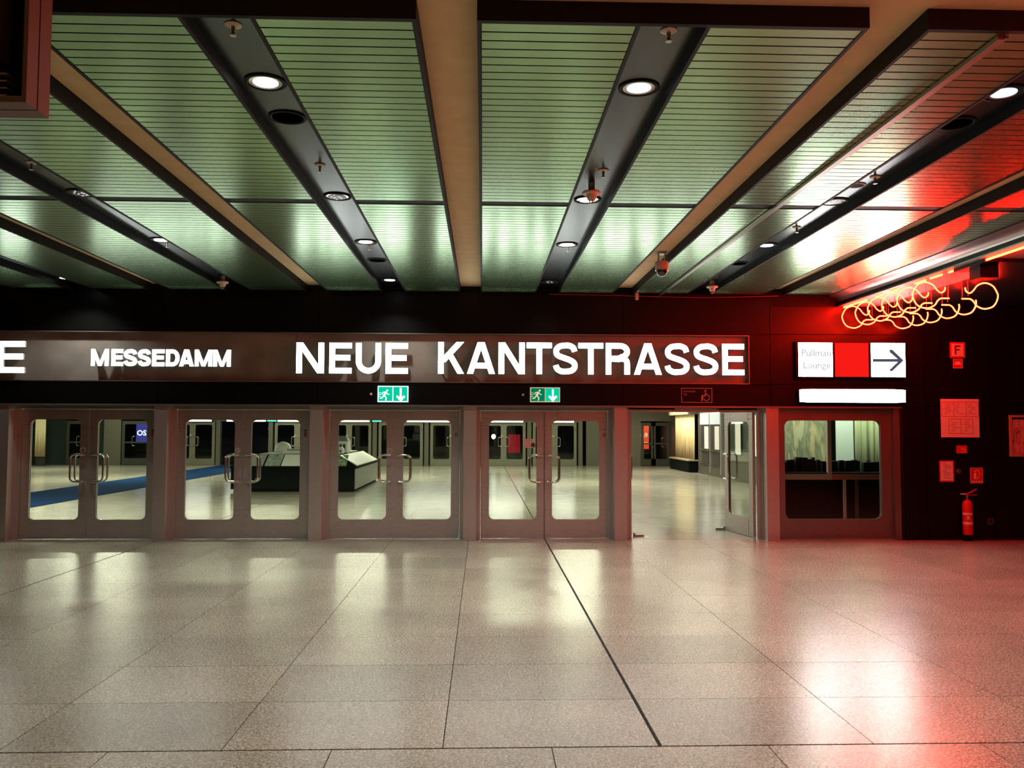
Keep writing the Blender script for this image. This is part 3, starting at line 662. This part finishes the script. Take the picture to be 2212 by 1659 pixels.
P(0, MB().ring_plate(8.49, 9.32, 1.335, 2.0, 8.525, 9.285, 1.37, 1.965, .01, -.03, 0), 'frame', mat('pale_frame', (.55, .42, .33), .3, .5), o)
P(0, MB().box(8.52, 9.29, -.012, -.001, 1.36, 1.93), 'sheet', canvas_mat('plan_print', [(.12, .08, .09), (.45, .32, .34), (.62, .45, .48), (.66, .5, .5)], 7), o)
P(0, MB().box(8.52, 9.29, -.0125, -.001, 1.931, 1.97), 'header', BLACKM, o)
o = plate('wall_socket', 8.10, 8.18, .255, .343, BLACKM, .012); tagit(o, 'small dark wall socket right of the fire extinguisher', 'socket')
P(0, MB().ring_plate(8.10, 8.18, .255, .343, 8.108, 8.172, .263, .335, .01, -.015, -.0121), 'rim', mat('socket_rim', (.22, .14, .12), 0, .5), o)
# fire extinguisher
X, Yx = 7.712, -.11
o = empty('fire_extinguisher', (X, Yx, 0), label='red fire extinguisher with white label bands hanging on the black wall', category='fire extinguisher')
MB().lathe([(.062, .10), (.074, .105), (.076, .12), (.076, .56), (.072, .595), (.058, .625), (.035, .645), (.024, .65)], (0, 0, 0), 24).build('cylinder', RED, o, 40)
MB().lathe([(.0765, .415), (.0768, .416), (.0768, .447), (.0765, .448)], (0, 0, 0), 24).lathe([(.0765, .265), (.0768, .266), (.0768, .305), (.0765, .306)], (0, 0, 0), 24).box(-.045, -.012, -.0785, -.06, .345, .395).build('label_band', PAPER, o, 40)
MB().lathe([(.026, .645), (.026, .665), (.018, .668), (.018, .70), (.024, .702), (.024, .722)], (0, 0, 0), 16).build('valve', BRASS, o, 40)
MB().box(-.012, .012, -.012, .012, .722, .735).add(rot_pts([(x, y, z) for z in (-.008, .008) for y in (-.014, .014) for x in (-.02, .17)], Matrix.Translation((0, 0, .745)) @ Matrix.Rotation(-.45, 4, 'Y')), [(0, 2, 3, 1), (4, 5, 7, 6), (0, 1, 5, 4), (2, 6, 7, 3), (0, 4, 6, 2), (1, 3, 7, 5)]).box(.0, .15, -.012, .012, .722, .732).build('lever', RED, o)
MB().tube([(-.02, 0, .74), (-.11, -.005, .742)], .011, 8).build('nozzle', PAPER, o)
MB().tube(catmull([(.024, 0, .70), (.085, -.01, .69), (.10, -.01, .60), (.09, -.01, .40), (.085, -.01, .33)], 5), .010, 8).build('hose', BLACKM, o, 60)
MB().box(-.05, .05, .074, .108, .45, .52).build('bracket', BLACKM, o); MB().box(-.02, .02, .02, .05, .008, .10).box(-.06, .06, -.02, .08, 0, .008).build('foot', BLACKM, o)

# ------------------------------------------------------------------ neon installation
ns = empty('neon_sign', (6.2, -1.3, 3.745), label='red neon installation of overlapping loops and a long tube under the right soffit', category='neon sign')
P(0, MB().box(5.78, 6.30, -3.9, -3.25, 3.70, 3.7449).box(5.83, 6.05, -3.72, -3.5, 3.55, 3.70), 'transformer_box', BLACK, ns)
shape = [(1.51, .63), (1.46, .37), (1.19, .2), (.89, .39), (.54, .8), (-.05, .99), (-.65, .75), (-.98, .2), (-1.0, -.1), (-.86, -.5), (-.54, -.85), (.1, -.99), (.65, -.77), (.9, -.42), (1.14, -.25), (1.4, -.23), (1.8, -.23)]
up_row = [(5.86, -.25), (5.87, -.70), (5.86, -1.14), (5.86, -1.58), (5.85, -2.04), (5.85, -2.46)]
lo_row = [(6.66, -.24), (6.68, -.64), (6.70, -1.0), (6.69, -1.48), (6.70, -1.88), (6.66, -2.44)]
RR = .175; ZR = 3.54
for i, (x, y) in enumerate(up_row):
    pts = [(x+RR*u, y, ZR+RR*v) for u, v in catmull(shape, 4)]
    P(0, MB().tube(pts, .0095, 6), 'ring', NEONR, ns, smooth=80)
    P(0, MB().tube([(x+RR*1.3, y, ZR+RR*.2), (x+RR*1.3, y, 3.7449)], .004, 5).tube([(x+RR*1.75, y, ZR-RR*.2), (x+RR*1.75, y, 3.7449)], .004, 5), 'hanger', STEEL_D, ns)
for i, (x, y) in enumerate(lo_row):
    s = shape if i == 5 else shape[7:]
    pts = [(x-RR*u, y, ZR+RR*v) for u, v in catmull(s, 4)]
    P(0, MB().tube(pts, .0095, 6), 'ring', NEONR, ns, smooth=80)
    P(0, MB().tube([(x-RR*1.3, y, ZR+RR*.0), (x-RR*1.3, y, 3.7449)], .004, 5).tube([(x-RR*1.75, y, ZR-RR*.2), (x-RR*1.75, y, 3.7449)], .004, 5), 'hanger', STEEL_D, ns)
for a, b in [(-.86, -.05), (-1.37, -1.17), (-1.85, -1.6), (-2.55, -2.29), (-2.95, -2.68), (-5.6, -3.11), (-9.0, -5.64), (-12.4, -9.04)]:  # last length is out of view, added for red light on the doors
    P(0, MB().tube([(5.80, a, 3.722), (5.80, b, 3.722)], .0135, 8), 'tube', NEON, ns, smooth=60)

# ------------------------------------------------------------------ ceiling fittings
chn = {-6.25: 'far left', -3.83: 'left', -1.41: 'centre left', 1.01: 'centre right', 3.43: 'right'}
ordn = ['nearest', 'second', 'third', 'fourth']
ZL = ZC+.078
def downlight(x, y, state, label):
    o = empty('downlight', (x, y, ZL), label=label, category='downlight', group='recessed ceiling downlights')
    MB().lathe([(.112, -.0005), (.135, -.0005), (.135, -.009), (.118, -.012), (.110, -.006), (.110, -.0005)], (0, 0, 0), 28, cap=False).build('rim', DARKTRIM, o, 40)
    if state == 'dark':
        MB().lathe([(.108, -.004), (.06, -.0045)], (0, 0, 0), 24).build('opening', HOLE, o); return  # flat disc, the darkness of the hole is put into its colour
    MB().lathe([(.108, -.003), (.105, -.006), (.085, -.0045), (.06, -.004)], (0, 0, 0), 24).build('reflector', REFLECT, o, 30)
    if state in ('on', 'blue'):
        MB().lathe([(.080, -.007), (.05, -.0095)], (0, 0, 0), 24).build('lens', LAMP_ON if state == 'on' else LAMP_BLUE, o)
    else:
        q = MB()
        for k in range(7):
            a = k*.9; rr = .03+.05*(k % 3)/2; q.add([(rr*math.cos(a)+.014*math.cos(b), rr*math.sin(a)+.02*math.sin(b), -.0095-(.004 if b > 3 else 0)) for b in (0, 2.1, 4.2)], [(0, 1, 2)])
        q.build('painted_glint', GLINT, o, kind='stuff')  # sparkle of the reflector painted as small emissive slivers
        MB().lathe([(.09, -.0065), (.05, -.008)], (0, 0, 0), 20).build('inner_cone', mat('cone_dark', (.03, .03, .03), .5, .3), o)
ons = [(-1.41, -7.955, 'on', 0), (-1.41, -5.27, 'off', 1), (-1.41, -3.29, 'on', 2), (-1.41, -.69, 'on', 3),
       (1.01, -7.966, 'blue', 0), (1.01, -5.265, 'on', 1), (1.01, -3.26, 'on', 2), (1.01, -.66, 'off', 3),
       (3.43, -7.99, 'blue', 0), (3.43, -5.31, 'off', 1), (3.43, -3.33, 'on', 2),
       (-3.83, -5.287, 'off', 0), (-3.83, -3.28, 'on', 1), (-6.25, -.6, 'on', 0)]
for x, y, s, k in ons:
    downlight(x, y, s, '%s round downlight, %s one in the %s dark ceiling channel' % ({'on': 'lit white', 'blue': 'lit bluish', 'off': 'dim faceted'}[s], ordn[k], chn[x]))
    e = {'on': 150, 'blue': 130, 'off': 50}[s]
    if y > -1: e = 95 if s == 'on' else 15
    add_light('SPOT', (x, y, ZL-.03), e, COOL if s != 'off' else WARM, spot_size=2.2, spot_blend=.7, shadow_soft_size=.07)
for x, y in [(-1.41, -7.34), (-1.41, -2.2), (3.43, -7.43), (3.43, -2.22)]:
    downlight(x, y, 'dark', 'empty black round opening in the %s channel, %s end' % (chn[x], 'near' if y < -5 else 'wall'))
def sprinkler(x, y, label):
    o = empty('sprinkler', (x, y, ZL), label=label, category='sprinkler', group='ceiling sprinklers')
    MB().lathe([(.045, -.0005), (.047, -.004), (.038, -.010), (.02, -.011)], (0, 0, 0), 18).build('escutcheon', CREAM, o, 40)
    MB().lathe([(.012, -.010), (.012, -.035), (.009, -.036), (.009, -.055), (.004, -.06)], (0, 0, 0), 10).build('body', BRASS, o, 40)
    MB().lathe([(.018, -.060), (.019, -.064), (.006, -.065)], (0, 0, 0), 12).build('deflector', BRASS, o)
for x, ys in ((-1.41, (-8.73, -6.24, -3.13)), (1.01, (-8.76, -6.2, -3.14)), (3.43, (-6.12, -4.26)), (-3.83, (-6.2, -3.15))):
    for k, y in enumerate(ys): sprinkler(x+.02, y, '%s small cream sprinkler head in the %s ceiling channel' % (ordn[k], chn[x]))
def detector(x, y, label, dx=0):
    o = empty('smoke_detector', (x, y, ZL), label=label, category='detector', group='ceiling detectors')
    MB().lathe([(.03, 0), (.03, -.075), (.082, -.076), (.088, -.085), (.082, -.10), (.03, -.10)], (0, 0, 0), 22).build('base', CREAM, o, 40)
    MB().lathe([(.050, -.10), (.046, -.13), (.032, -.155), (.03, -.156)], (0, 0, 0), 18).build('cone', CREAM, o, 40)
    q = MB().lathe([(.026, -.180), (.026, -.185), (.008, -.188)], (0, 0, 0), 14)
    for k in range(5): a = k*1.257; q.box(.024*math.cos(a)-.003, .024*math.cos(a)+.003, .024*math.sin(a)-.003, .024*math.sin(a)+.003, -.181, -.155)
    q.build('cage', BRASS, o)
detector(.98, -5.80, 'cream cone smoke detector hanging in the centre right channel by its second downlight')
detector(-3.85, -.84, 'cream cone smoke detector in the left channel close to the wall')
detector(3.45, -.83, 'reddish cream smoke detector in the right channel close to the wall')
o = empty('loudspeaker', (3.40, -5.86, ZL), label='black half-open round opening beside the second downlight of the right channel', category='loudspeaker')
MB().lathe([(.085, -.0005), (.085, -.006), (.07, -.010), (.05, -.008)], (0, 0, 0), 20).build('rim', CREAM, o, 40); MB().lathe([(.075, -.0085), (.04, -.0115)], (0, 0, 0), 18).build('grille', BLACKM, o)
# dome camera hanging in the right slot
o = empty('dome_camera', (2.28, -2.72, ZU), label='reddish dome security camera hanging from the right beige ceiling strip', category='camera')
MB().box(-.055, .055, -.05, .05, -.03, 0).box(-.05, -.035, -.02, .02, -.12, -.03).box(.035, .05, -.02, .02, -.12, -.03).build('bracket', STEEL_D, o)
MB().lathe([(.05, -.115), (.078, -.125), (.085, -.15), (.085, -.225), (.078, -.235)], (0, 0, 0), 22).build('housing', mat('cam_shell', (.62, .45, .40), 0, .4), o, 40)
MB().lathe([(.078, -.235), (.076, -.26), (.062, -.29), (.035, -.31), (.008, -.316)], (0, 0, 0), 22).build('dome', mat('dome_dark', (.02, .02, .02), 0, .05, coat=1), o, 60)
MB().lathe([(.084, -.2351), (.087, -.238), (.087, -.244), (.080, -.246)], (0, 0, 0), 22).build('ring', CHROME, o, 60)
MB().lathe([(.028, 0), (.028, -.10), (.02, -.11)], (2.43, -.16, ZC-.004), 12).build('wall_sensor', CREAM, None, label='small pale cylindrical sensor at the wall end of the right beige strip', category='sensor')
# slack cable along the top of the wall
MB().tube(catmull([(1.05, -.02, 3.90), (1.9, -.02, 3.895), (2.6, -.02, 3.88), (3.4, -.02, 3.868), (4.2, -.02, 3.885), (4.75, -.02, 3.905)], 6), .006, 6).build('cable', mat('cable_red', (.30, .06, .05), 0, .5), None, label='thin slack cable along the top of the black wall', category='cable')

# hanging casing, top left
o = empty('hanging_casing', (-2.6, -9.45, 3.2), label='metal hanging display casing with slotted recess at the top left corner', category='casing')
o.location = (-2.655, -9.45, 3.245); ox, oy, oz = (-2.6, -9.45, 3.2)
def C(mb, name, m, **k): mb.v = [(a-ox, b-oy, c-oz) for a, b, c in mb.v]; return mb.build(name, m, o, **k)
C(MB().ring_plate(-3.216, -2.0, 3.175, 4.0, -3.20, -2.02, 3.20, 3.985, .008, -9.55, -9.46).ring_plate(-3.216, -2.0, 3.175, 4.0, -3.20, -2.02, 3.19, 3.985, .008, -9.45, -9.35), 'frame', CASING)
C(MB().ring_plate(-3.21, -2.008, 3.181, 3.995, -3.20, -2.02, 3.195, 3.985, .008, -9.461, -9.449), 'groove', BLACKM)
C(MB().box(-3.20, -2.02, -9.40, -9.36, 3.195, 3.985), 'back_plate', BLACKM)
C(MB().box(-3.20, -2.02, -9.545, -9.40, 3.19, 3.205), 'bottom_plate', mat('casing_bottom', (.4, .36, .3), .5, .5))
sl = MB()
for k in range(4): C(MB().add([(-3.13, -9.53, 3.212+k*.033), (-2.10, -9.53, 3.212+k*.033), (-2.10, -9.42, 3.227+k*.033), (-3.13, -9.42, 3.227+k*.033), (-3.13, -9.53, 3.218+k*.033), (-2.10, -9.53, 3.218+k*.033), (-2.10, -9.42, 3.233+k*.033), (-3.13, -9.42, 3.233+k*.033)], [(0, 1, 2, 3), (4, 7, 6, 5), (0, 4, 5, 1), (3, 2, 6, 7), (0, 3, 7, 4), (1, 5, 6, 2)]), 'louvre', mat('louvre_metal', (.4, .33, .22), .6, .4) if k == 0 else bpy.data.materials['louvre_metal'])
C(MB().ring_plate(-3.12, -2.15, 3.405, 3.96, -3.08, -2.195, 3.445, 3.93, .006, -9.52, -9.41), 'inner_frame', CASING)
C(MB().box(-3.08, -2.195, -9.43, -9.41, 3.445, 3.93), 'screen', mat('dull_panel', (.25, .2, .1), 0, .5))
C(MB().box(-2.7, -2.5, -9.50, -9.40, 3.9, ZU-.045), 'hanger', STEEL_D)

# ------------------------------------------------------------------ things in the hall beyond
MB().box(-12.1, -9.86, 4.6, 26.2, -.0004, .012).build('blue_carpet', BLUE, None, label='long straight blue carpet strip on the hall floor behind the left doors', category='carpet')
# model display table
dt = empty('display_table', (-5.18, 12.5, 0), label='large dark model display table with sloping top edge and white info boards', category='display table')
x0, x1, y0, y1 = -6.88, -3.48, 10.07, 15.0
P(0, MB().box(x0+.06, x1-.06, y0+.06, y1-.06, 0, .08).box(x0, x1-.03, y0, y1, .08, .645), 'body', DGREEN, dt)
P(0, MB().box(x1-.03, x1, y0, y1, .08, .645), 'side_panel', GREYP, dt)
a = .5; rim = [(x0-.03, y0-.03, .645), (x1+.03, y0-.03, .645), (x1+.03, y1+.03, .645), (x0-.03, y1+.03, .645), (x0-.03, y0-.03, .69), (x1+.03, y0-.03, .69), (x1+.03, y1+.03, .69), (x0-.03, y1+.03, .69), (x0+a, y0+a, 1.0), (x1-a, y0+a, 1.0), (x1-a, y1-a, 1.0), (x0+a, y1-a, 1.0)]
P(0, MB().add(rim, [(0, 1, 5, 4), (1, 2, 6, 5), (2, 3, 7, 6), (3, 0, 4, 7), (4, 5, 9, 8), (5, 6, 10, 9), (6, 7, 11, 10), (7, 4, 8, 11), (8, 9, 10, 11), (0, 3, 2, 1)]), 'sloping_top', DGREEN, dt)
def slope_board(u0, u1, side, m, name, lab):
    f = lambda u, t, h: (u, y0-.03+(a+.03)*t-h*.5, .69+.31*t+h) if side == 'front' else (x1+.03-(a+.03)*t+h*.5, u, .69+.31*t+h)
    q = [f(u, t, h) for h in (.004, .022) for t in (.05, .95) for u in (u0, u1)]
    return P(0, MB().add(q, [(0, 2, 3, 1), (4, 5, 7, 6), (0, 1, 5, 4), (2, 6, 7, 3), (0, 4, 6, 2), (1, 3, 7, 5)]), name, m, dt, label=lab)
BOARDW = mat('board_white', (.74, .76, .68), 0, .4)
slope_board(-5.52, -4.85, 'front', BOARDW, 'info_board', 'white printed info board on the front slope')
slope_board(-5.97, -5.55, 'front', canvas_mat('photo_board', [(.05, .09, .06), (.3, .36, .3), (.6, .62, .5)], 6), 'photo_board', 'photo board on the front slope')
slope_board(-4.3, -3.75, 'front', canvas_mat('photo_board_2', [(.04, .10, .05), (.2, .3, .15), (.7, .72, .6)], 5), 'photo_board', 'greenish photo board at the right front')
slope_board(-6.55, -6.02, 'front', mat('board_dim', (.30, .33, .30), 0, .5), 'info_board', 'dim info board at the left')
slope_board(10.25, 14.7, 'right', BOARDW, 'info_board', 'long pale board on the right slope')
P(0, MB().box(x0+.6, x1-.6, y0+.6, y1-.6, 1.0, 1.03), 'model_base', mat('model_base', (.22, .26, .20), 0, .6), dt)
def model_house(x, y, sx, sy, h, label):
    m = empty('model_building', (x, y, 1.03), label=label, category='model')
    MB().box(-sx, sx, -sy, sy, 0, h).build('walls', MODELW, m)
    MB().add([(-sx*1.06, -sy*1.06, h), (sx*1.06, -sy*1.06, h), (sx*1.06, sy*1.06, h), (-sx*1.06, sy*1.06, h), (-sx*.6, 0, h*1.45), (sx*.6, 0, h*1.45)], [(0, 1, 5, 4), (2, 3, 4, 5), (1, 2, 5), (3, 0, 4), (0, 3, 2, 1)]).build('roof', GREYP, m)
    for k in range(4): MB().box(-sx*.8+k*sx*.42, -sx*.8+k*sx*.42+sx*.28, -sy-.006, -sy+.002, h*.25, h*.75).build('window', BACKDARK, m)
model_house(-4.22, 12.0, .24, .3, .34, 'white model building with pitched roof on the display table')
model_house(-4.16, 11.2, .15, .16, .13, 'low white model block in front of the pitched-roof model')
m = empty('model_dome', (-6.02, 12.4, 1.03), label='pale rounded model hall at the left of the display table', category='model')
MB().lathe([(.26, 0), (.26, .08), (.22, .20), (.15, .27), (.04, .31)], (0, 0, 0), 20).build('shell', MODELW, m, 50)
m = empty('model_slab', (-5.35, 11.4, 1.03), label='long flat white model block on the display table', category='model')
MB().box(-.4, .4, -.2, .2, 0, .07).build('body', MODELW, m)
MB().box(-.3, .3, -.12, .12, .07, .12).build('upper_storey', GREYP, m)
# light bars and exit signs over the far doors
for k, (a, b) in enumerate([(-13.75, -12.6), (-11.9, -10.1), (-9.55, -8.5), (-6.75, -5.3), (-3.55, -1.45), (.33, 1.9), (3.3, 4.3)]):
    o = empty('lit_sign', ((a+b)/2, FY-.14, 2.10), label='white glowing sign over the far doors, %s from the left' % ['first', 'second', 'third', 'fourth', 'fifth', 'sixth', 'seventh'][k], category='sign', group='lit signs above the far doors')
    h = (b-a)/2; MB().box(-h-.02, h+.02, -.03, .15, -.07, .20).build('housing', BLACKM, o); MB().box(-h, h, -.04, -.0301, -.06, .19).build('face', emis('far_sign_face', (1, .98, .85), 11) if k == 0 else bpy.data.materials['far_sign_face'], o)
for x, l in ((-9.825, 'left'), (-4.95, 'right')):
    o = empty('exit_sign', (x, FY-.14, 2.10), label='small green exit sign over the far doors, %s of the two' % l, category='exit sign', group='far exit signs')
    MB().box(-.22, .22, -.03, .15, -.06, .18).build('housing', BLACKM, o); MB().box(-.21, .21, -.034, -.0301, -.055, .175).build('field', emis('far_exit', (.1, .8, .55), 2), o)
# posters and lights outside the far doors
def outside(name, x0, x1, z0, z1, m, label, cat, y=28.6, glyph=None):
    o = empty(name, ((x0+x1)/2, y, 0), label=label, category=cat); hx = (x1-x0)/2
    MB().box(-hx-.03, hx+.03, 0, .08, 0, z1+.03).build('stand', BACKDARK, o); MB().box(-hx, hx, -.012, -.0001, z0, z1).build('screen', m, o); return o
o = outside('poster_screen', 7.62, 8.30, .75, 2.02, emis('screen_red', (1, .07, .03), .85), 'red illuminated poster with white figures seen behind the open doorway', 'poster')
MB().ribbon(arc(-.20, 1.44, .11, .11, -20, 320, 16), .06, -.016, -.0121).build('ring_glyph', PAPER, o).data.materials[0] = EXIT_W
text_part('lettering', '69', -.03, -.014, 1.33, .32, EXIT_Y, o, bold=.006); MB().box(-.3, .3, -.014, -.0121, 1.04, 1.08).build('stripe', EXIT_Y, o)
o = outside('poster_screen', -16.95, -16.3, 1.05, 2.0, emis('screen_blue', (.08, .07, .45), .8), 'blue illuminated poster with white letters far behind the leftmost doors', 'poster')
text_part('lettering', 'OS', -.29, -.014, 1.36, .36, EXIT_W, o, bold=.008)
o = outside('poster_screen', 1.25, 1.85, .55, 1.45, emis('poster_red', (.5, .02, .03), .55), 'dim red poster behind the far doors under the word KANTSTRASSE', 'poster', 28.4)
for x, z, m, n, l in [(-11.9, 1.75, emis('blue_glow', (.1, .5, 1), 3), 'street_lamp', 'small cyan lamp behind the far left doors'), (.55, 1.33, emis('white_glow', (1, 1, 1), 5), 'street_lamp', 'small white lamp behind the far doors right of centre'), (-10.6, 1.7, emis('blue_glow2', (.03, .08, .6), 2), 'street_lamp', 'dark blue lamp seen through the open far doorway')]:
    o = empty(n, (x, 29.2, 0), label=l, category='lamp'); MB().lathe([(.03, 0), (.03, z-.12)], (0, 0, 0), 8).build('pole', BACKDARK, o); MB().lathe([(.02, z-.12), (.09, z-.06), (.11, z), (.09, z+.09), (.03, z+.13)], (0, 0, 0), 12).build('globe', m, o)
# golden curtain showcase and ticket counter along the right side of the far hall
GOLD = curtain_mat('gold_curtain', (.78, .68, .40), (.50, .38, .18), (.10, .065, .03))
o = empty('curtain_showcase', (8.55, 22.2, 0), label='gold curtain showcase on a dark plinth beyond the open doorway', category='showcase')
def curtain(L, z0, z1, n=44, amp=.03):
    q = MB(); ys = [(-L/2+L*i/n) for i in range(n+1)]; xs = [amp*math.sin(i*1.35)+amp*.5*math.sin(i*.61) for i in range(n+1)]
    q.add([(xs[i], ys[i], z) for z in (z0, z1) for i in range(n+1)]+[(xs[i]+.012, ys[i], z) for z in (z0, z1) for i in range(n+1)], [(i, i+1, n+2+i, n+1+i) for i in range(n)]+[(2*n+2+i, 3*n+3+i, 3*n+4+i, 2*n+3+i) for i in range(n)])
    return q
q = curtain(3.5, .52, 2.35); q.build('curtain', GOLD, o, 60)
MB().box(-.22, .3, -1.62, 1.75, .0, .46).build('plinth', DGREEN, o); MB().box(-.26, .3, -1.75, 1.78, .46, .52).build('shelf', mat('shelf_gold', (.5, .42, .26), .3, .5), o)
MB().box(-.26, .3, -1.78, 1.78, 2.35, 2.5).build('canopy', HALLCEIL, o)
add_light('AREA', (8.0, 22.2, 2.55), 55, (1, .85, .55), rot=(0, math.radians(-25), 0), shape='RECTANGLE', size=.3, size_y=3.2)
tk = empty('ticket_counter', (8.62, 17.9, 0), label='steel ticket counter with two windows and frosted header beyond the open doorway', category='counter')
MB().box(0, .26, -6.0, 2.35, 0, .10).box(.02, .26, -6.0, 2.35, .1, 2.5).build('body', STEEL_H, tk)
FROST = mat('frosted_header', (.55, .62, .62), 0, .3, emit=(.7, .85, .9), es=.35)
for k, y in enumerate((1.9, .45)):
    MB().box(-.02, .02, y-1.3, y, 1.93, 2.38).build('header', FROST, tk)
    MB().box(-.004, .02, y-1.22, y-.1, .98, 1.9).build('window', BACKDARK, tk)
    MB().box(-.012, -.0041, y-1.22, y-.62, 1.0, 1.86).build('price_board', PAPER, tk, label='white printed board in the ticket window')
    MB().box(-.10, .02, y-1.22, y-.02, .92, .955).build('ledge', CHROME, tk)
    MB().box(-.006, .02, y-1.22, y-.2, .42, .86).build('recess', mat('recess_dark', (.06, .06, .05), .4, .5), tk)
    MB().box(-.04, .02, y-1.22, y-.1, .38, .41).build('ledge', CHROME, tk)
    MB().box(-.015, .02, y-1.42, y-1.34, .1, 2.4).build('mullion', STEEL, tk)
MB().box(-.03, .02, -5.8, -1.2, 1.0, 2.3).build('window', GLASSD, tk)
MB().box(-.036, -.031, -5.6, -4.6, .9, 2.2).box(-.036, -.031, -3.4, -2.8, .9, 2.2).build('price_board', PAPER, tk)
# ceiling strip light above the counter
o = empty('strip_light', (8.2, 16.5, 2.62), label='long white strip light above the ticket counter', category='lamp')
MB().box(-.1, .1, -4.5, 4.8, 0, .08).build('housing', HALLCEIL, o); MB().box(-.08, .08, -4.4, 4.7, -.02, -.0001).build('diffuser', emis('strip', (1, .97, .85), 4), o)
for y in (-3, 0, 3): MB().tube([(0, y, .08), (0, y, 1.279)], .008, 6).build('rod', STEEL_D, o)

# display case behind the window
struct('wall_case', MB().box(5.98, 6.0, 3.7, 4.2, 0, 3.0).box(8.4, 8.44, .4, 4.2, 0, 3.0).box(5.98, 8.44, 4.2, 4.24, 0, 3.0).box(5.3, 8.44, .37, 4.24, 3.0, 3.04), BACKDARK)
pa = empty('painted_canvas', (6.55, 3.6, 0), label='large greenish painted canvas behind the window at left', category='canvas')
MB().box(-.62, .52, 0, .05, .95, 2.6).build('canvas', canvas_mat('canvas_green', [(.10, .12, .07), (.28, .29, .19), (.16, .17, .10), (.45, .38, .22), (.34, .37, .27)], 2.2), pa)
MB().box(-.6, .5, .05, .09, 0, .95).build('stand', BACKDARK, pa)
o = empty('white_banner', (7.28, 3.45, 0), label='narrow pale banner between canvas and curtain behind the window', category='banner')
MB().box(-.16, .20, 0, .02, .95, 2.6).build('cloth', mat('banner_white', (.62, .70, .64), 0, .7), o); MB().tube([(.21, .01, .0), (.21, .01, 2.6)], .016, 8).build('pole', BLACKM, o)
cu = empty('green_curtain', (8.0, 3.4, 0), rz=math.radians(90), label='pale green curtain at the right behind the window', category='curtain')
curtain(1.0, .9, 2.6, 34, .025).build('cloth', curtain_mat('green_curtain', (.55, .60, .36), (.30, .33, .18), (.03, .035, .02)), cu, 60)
MB().tube([(0, -.5, 2.62), (0, .5, 2.62)], .015, 8).build('rod', STEEL_D, cu)
gc = empty('model_case', (6.6, 2.0, 0), label='glass model case with pale rail, mullion and posts behind the window', category='display case')
RAIL = mat('case_rail', (.62, .50, .42), 0, .5); RAILR = mat('case_rail_red', (.55, .20, .13), 0, .5)
MB().box(-1.25, -.20, -.03, .03, .84, .945).build('rail', RAIL, gc, label='pale left rail'); MB().box(-.199, 1.6, -.03, .03, .84, .945).build('rail', RAILR, gc, label='orange-red right rail')
MB().box(-.27, -.20, -.04, .03, .84, 2.4).build('mullion', RAIL, gc)
MB().box(-1.25, 1.6, -.02, 1.0, .945, .965).build('deck', DGREEN, gc); MB().box(-1.25, 1.6, .6, .62, 0, .945).build('dark_backing', BLACKM, gc)  # black sheet added at the back to darken the space under the deck
for x in (.045, .27, .72): MB().box(x-.022, x+.022, -.03, .02, 0, .84).build('post', RAIL if x < .1 else mat('post_dim', (.18, .09, .06), 0, .5), gc)
for x in (-1.2, 1.5): MB().box(x-.02, x+.02, .9, .95, 0, .945).build('post', BACKDARK, gc)
q = MB(); x = -1.2
while x < 1.5:
    wd = random.uniform(.03, .10); h = random.uniform(.17, .225)+(.05 if -.75 < x < -.35 else 0); yy = random.uniform(.3, .5)
    q.box(x, x+wd, yy, yy+.1, .965, .965+h); x += wd*.95
q.build('model_skyline', BACKDARK, gc, kind='stuff')
add_light('AREA', (6.7, 2.5, 2.9), 75, (.92, 1, .78), rot=(math.radians(32), 0, 0), shape='RECTANGLE', size=3.0, size_y=.4)
# far left: gold lit panel and dark shopfront
o = empty('gold_panel', (-19.97, 25.5, 0), label='tall gold lit panel at the far left behind the doors', category='panel')
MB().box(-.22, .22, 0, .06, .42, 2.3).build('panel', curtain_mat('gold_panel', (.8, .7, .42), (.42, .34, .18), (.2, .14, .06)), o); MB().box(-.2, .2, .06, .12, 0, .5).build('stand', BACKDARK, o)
struct('wall_shopfront', MB().box(-21.7, -19.35, FY+.1, FY+.2, 0, LZ).box(-18.4, -17.6, FY+.1, FY+.2, 0, LZ), mat('shop_dark', (.02, .03, .022), 0, .15))

for o in bpy.data.objects:
    if o.name.split('.')[0] == 'print': o['kind'] = 'stuff'      # lines of small print, too fine to pick apart
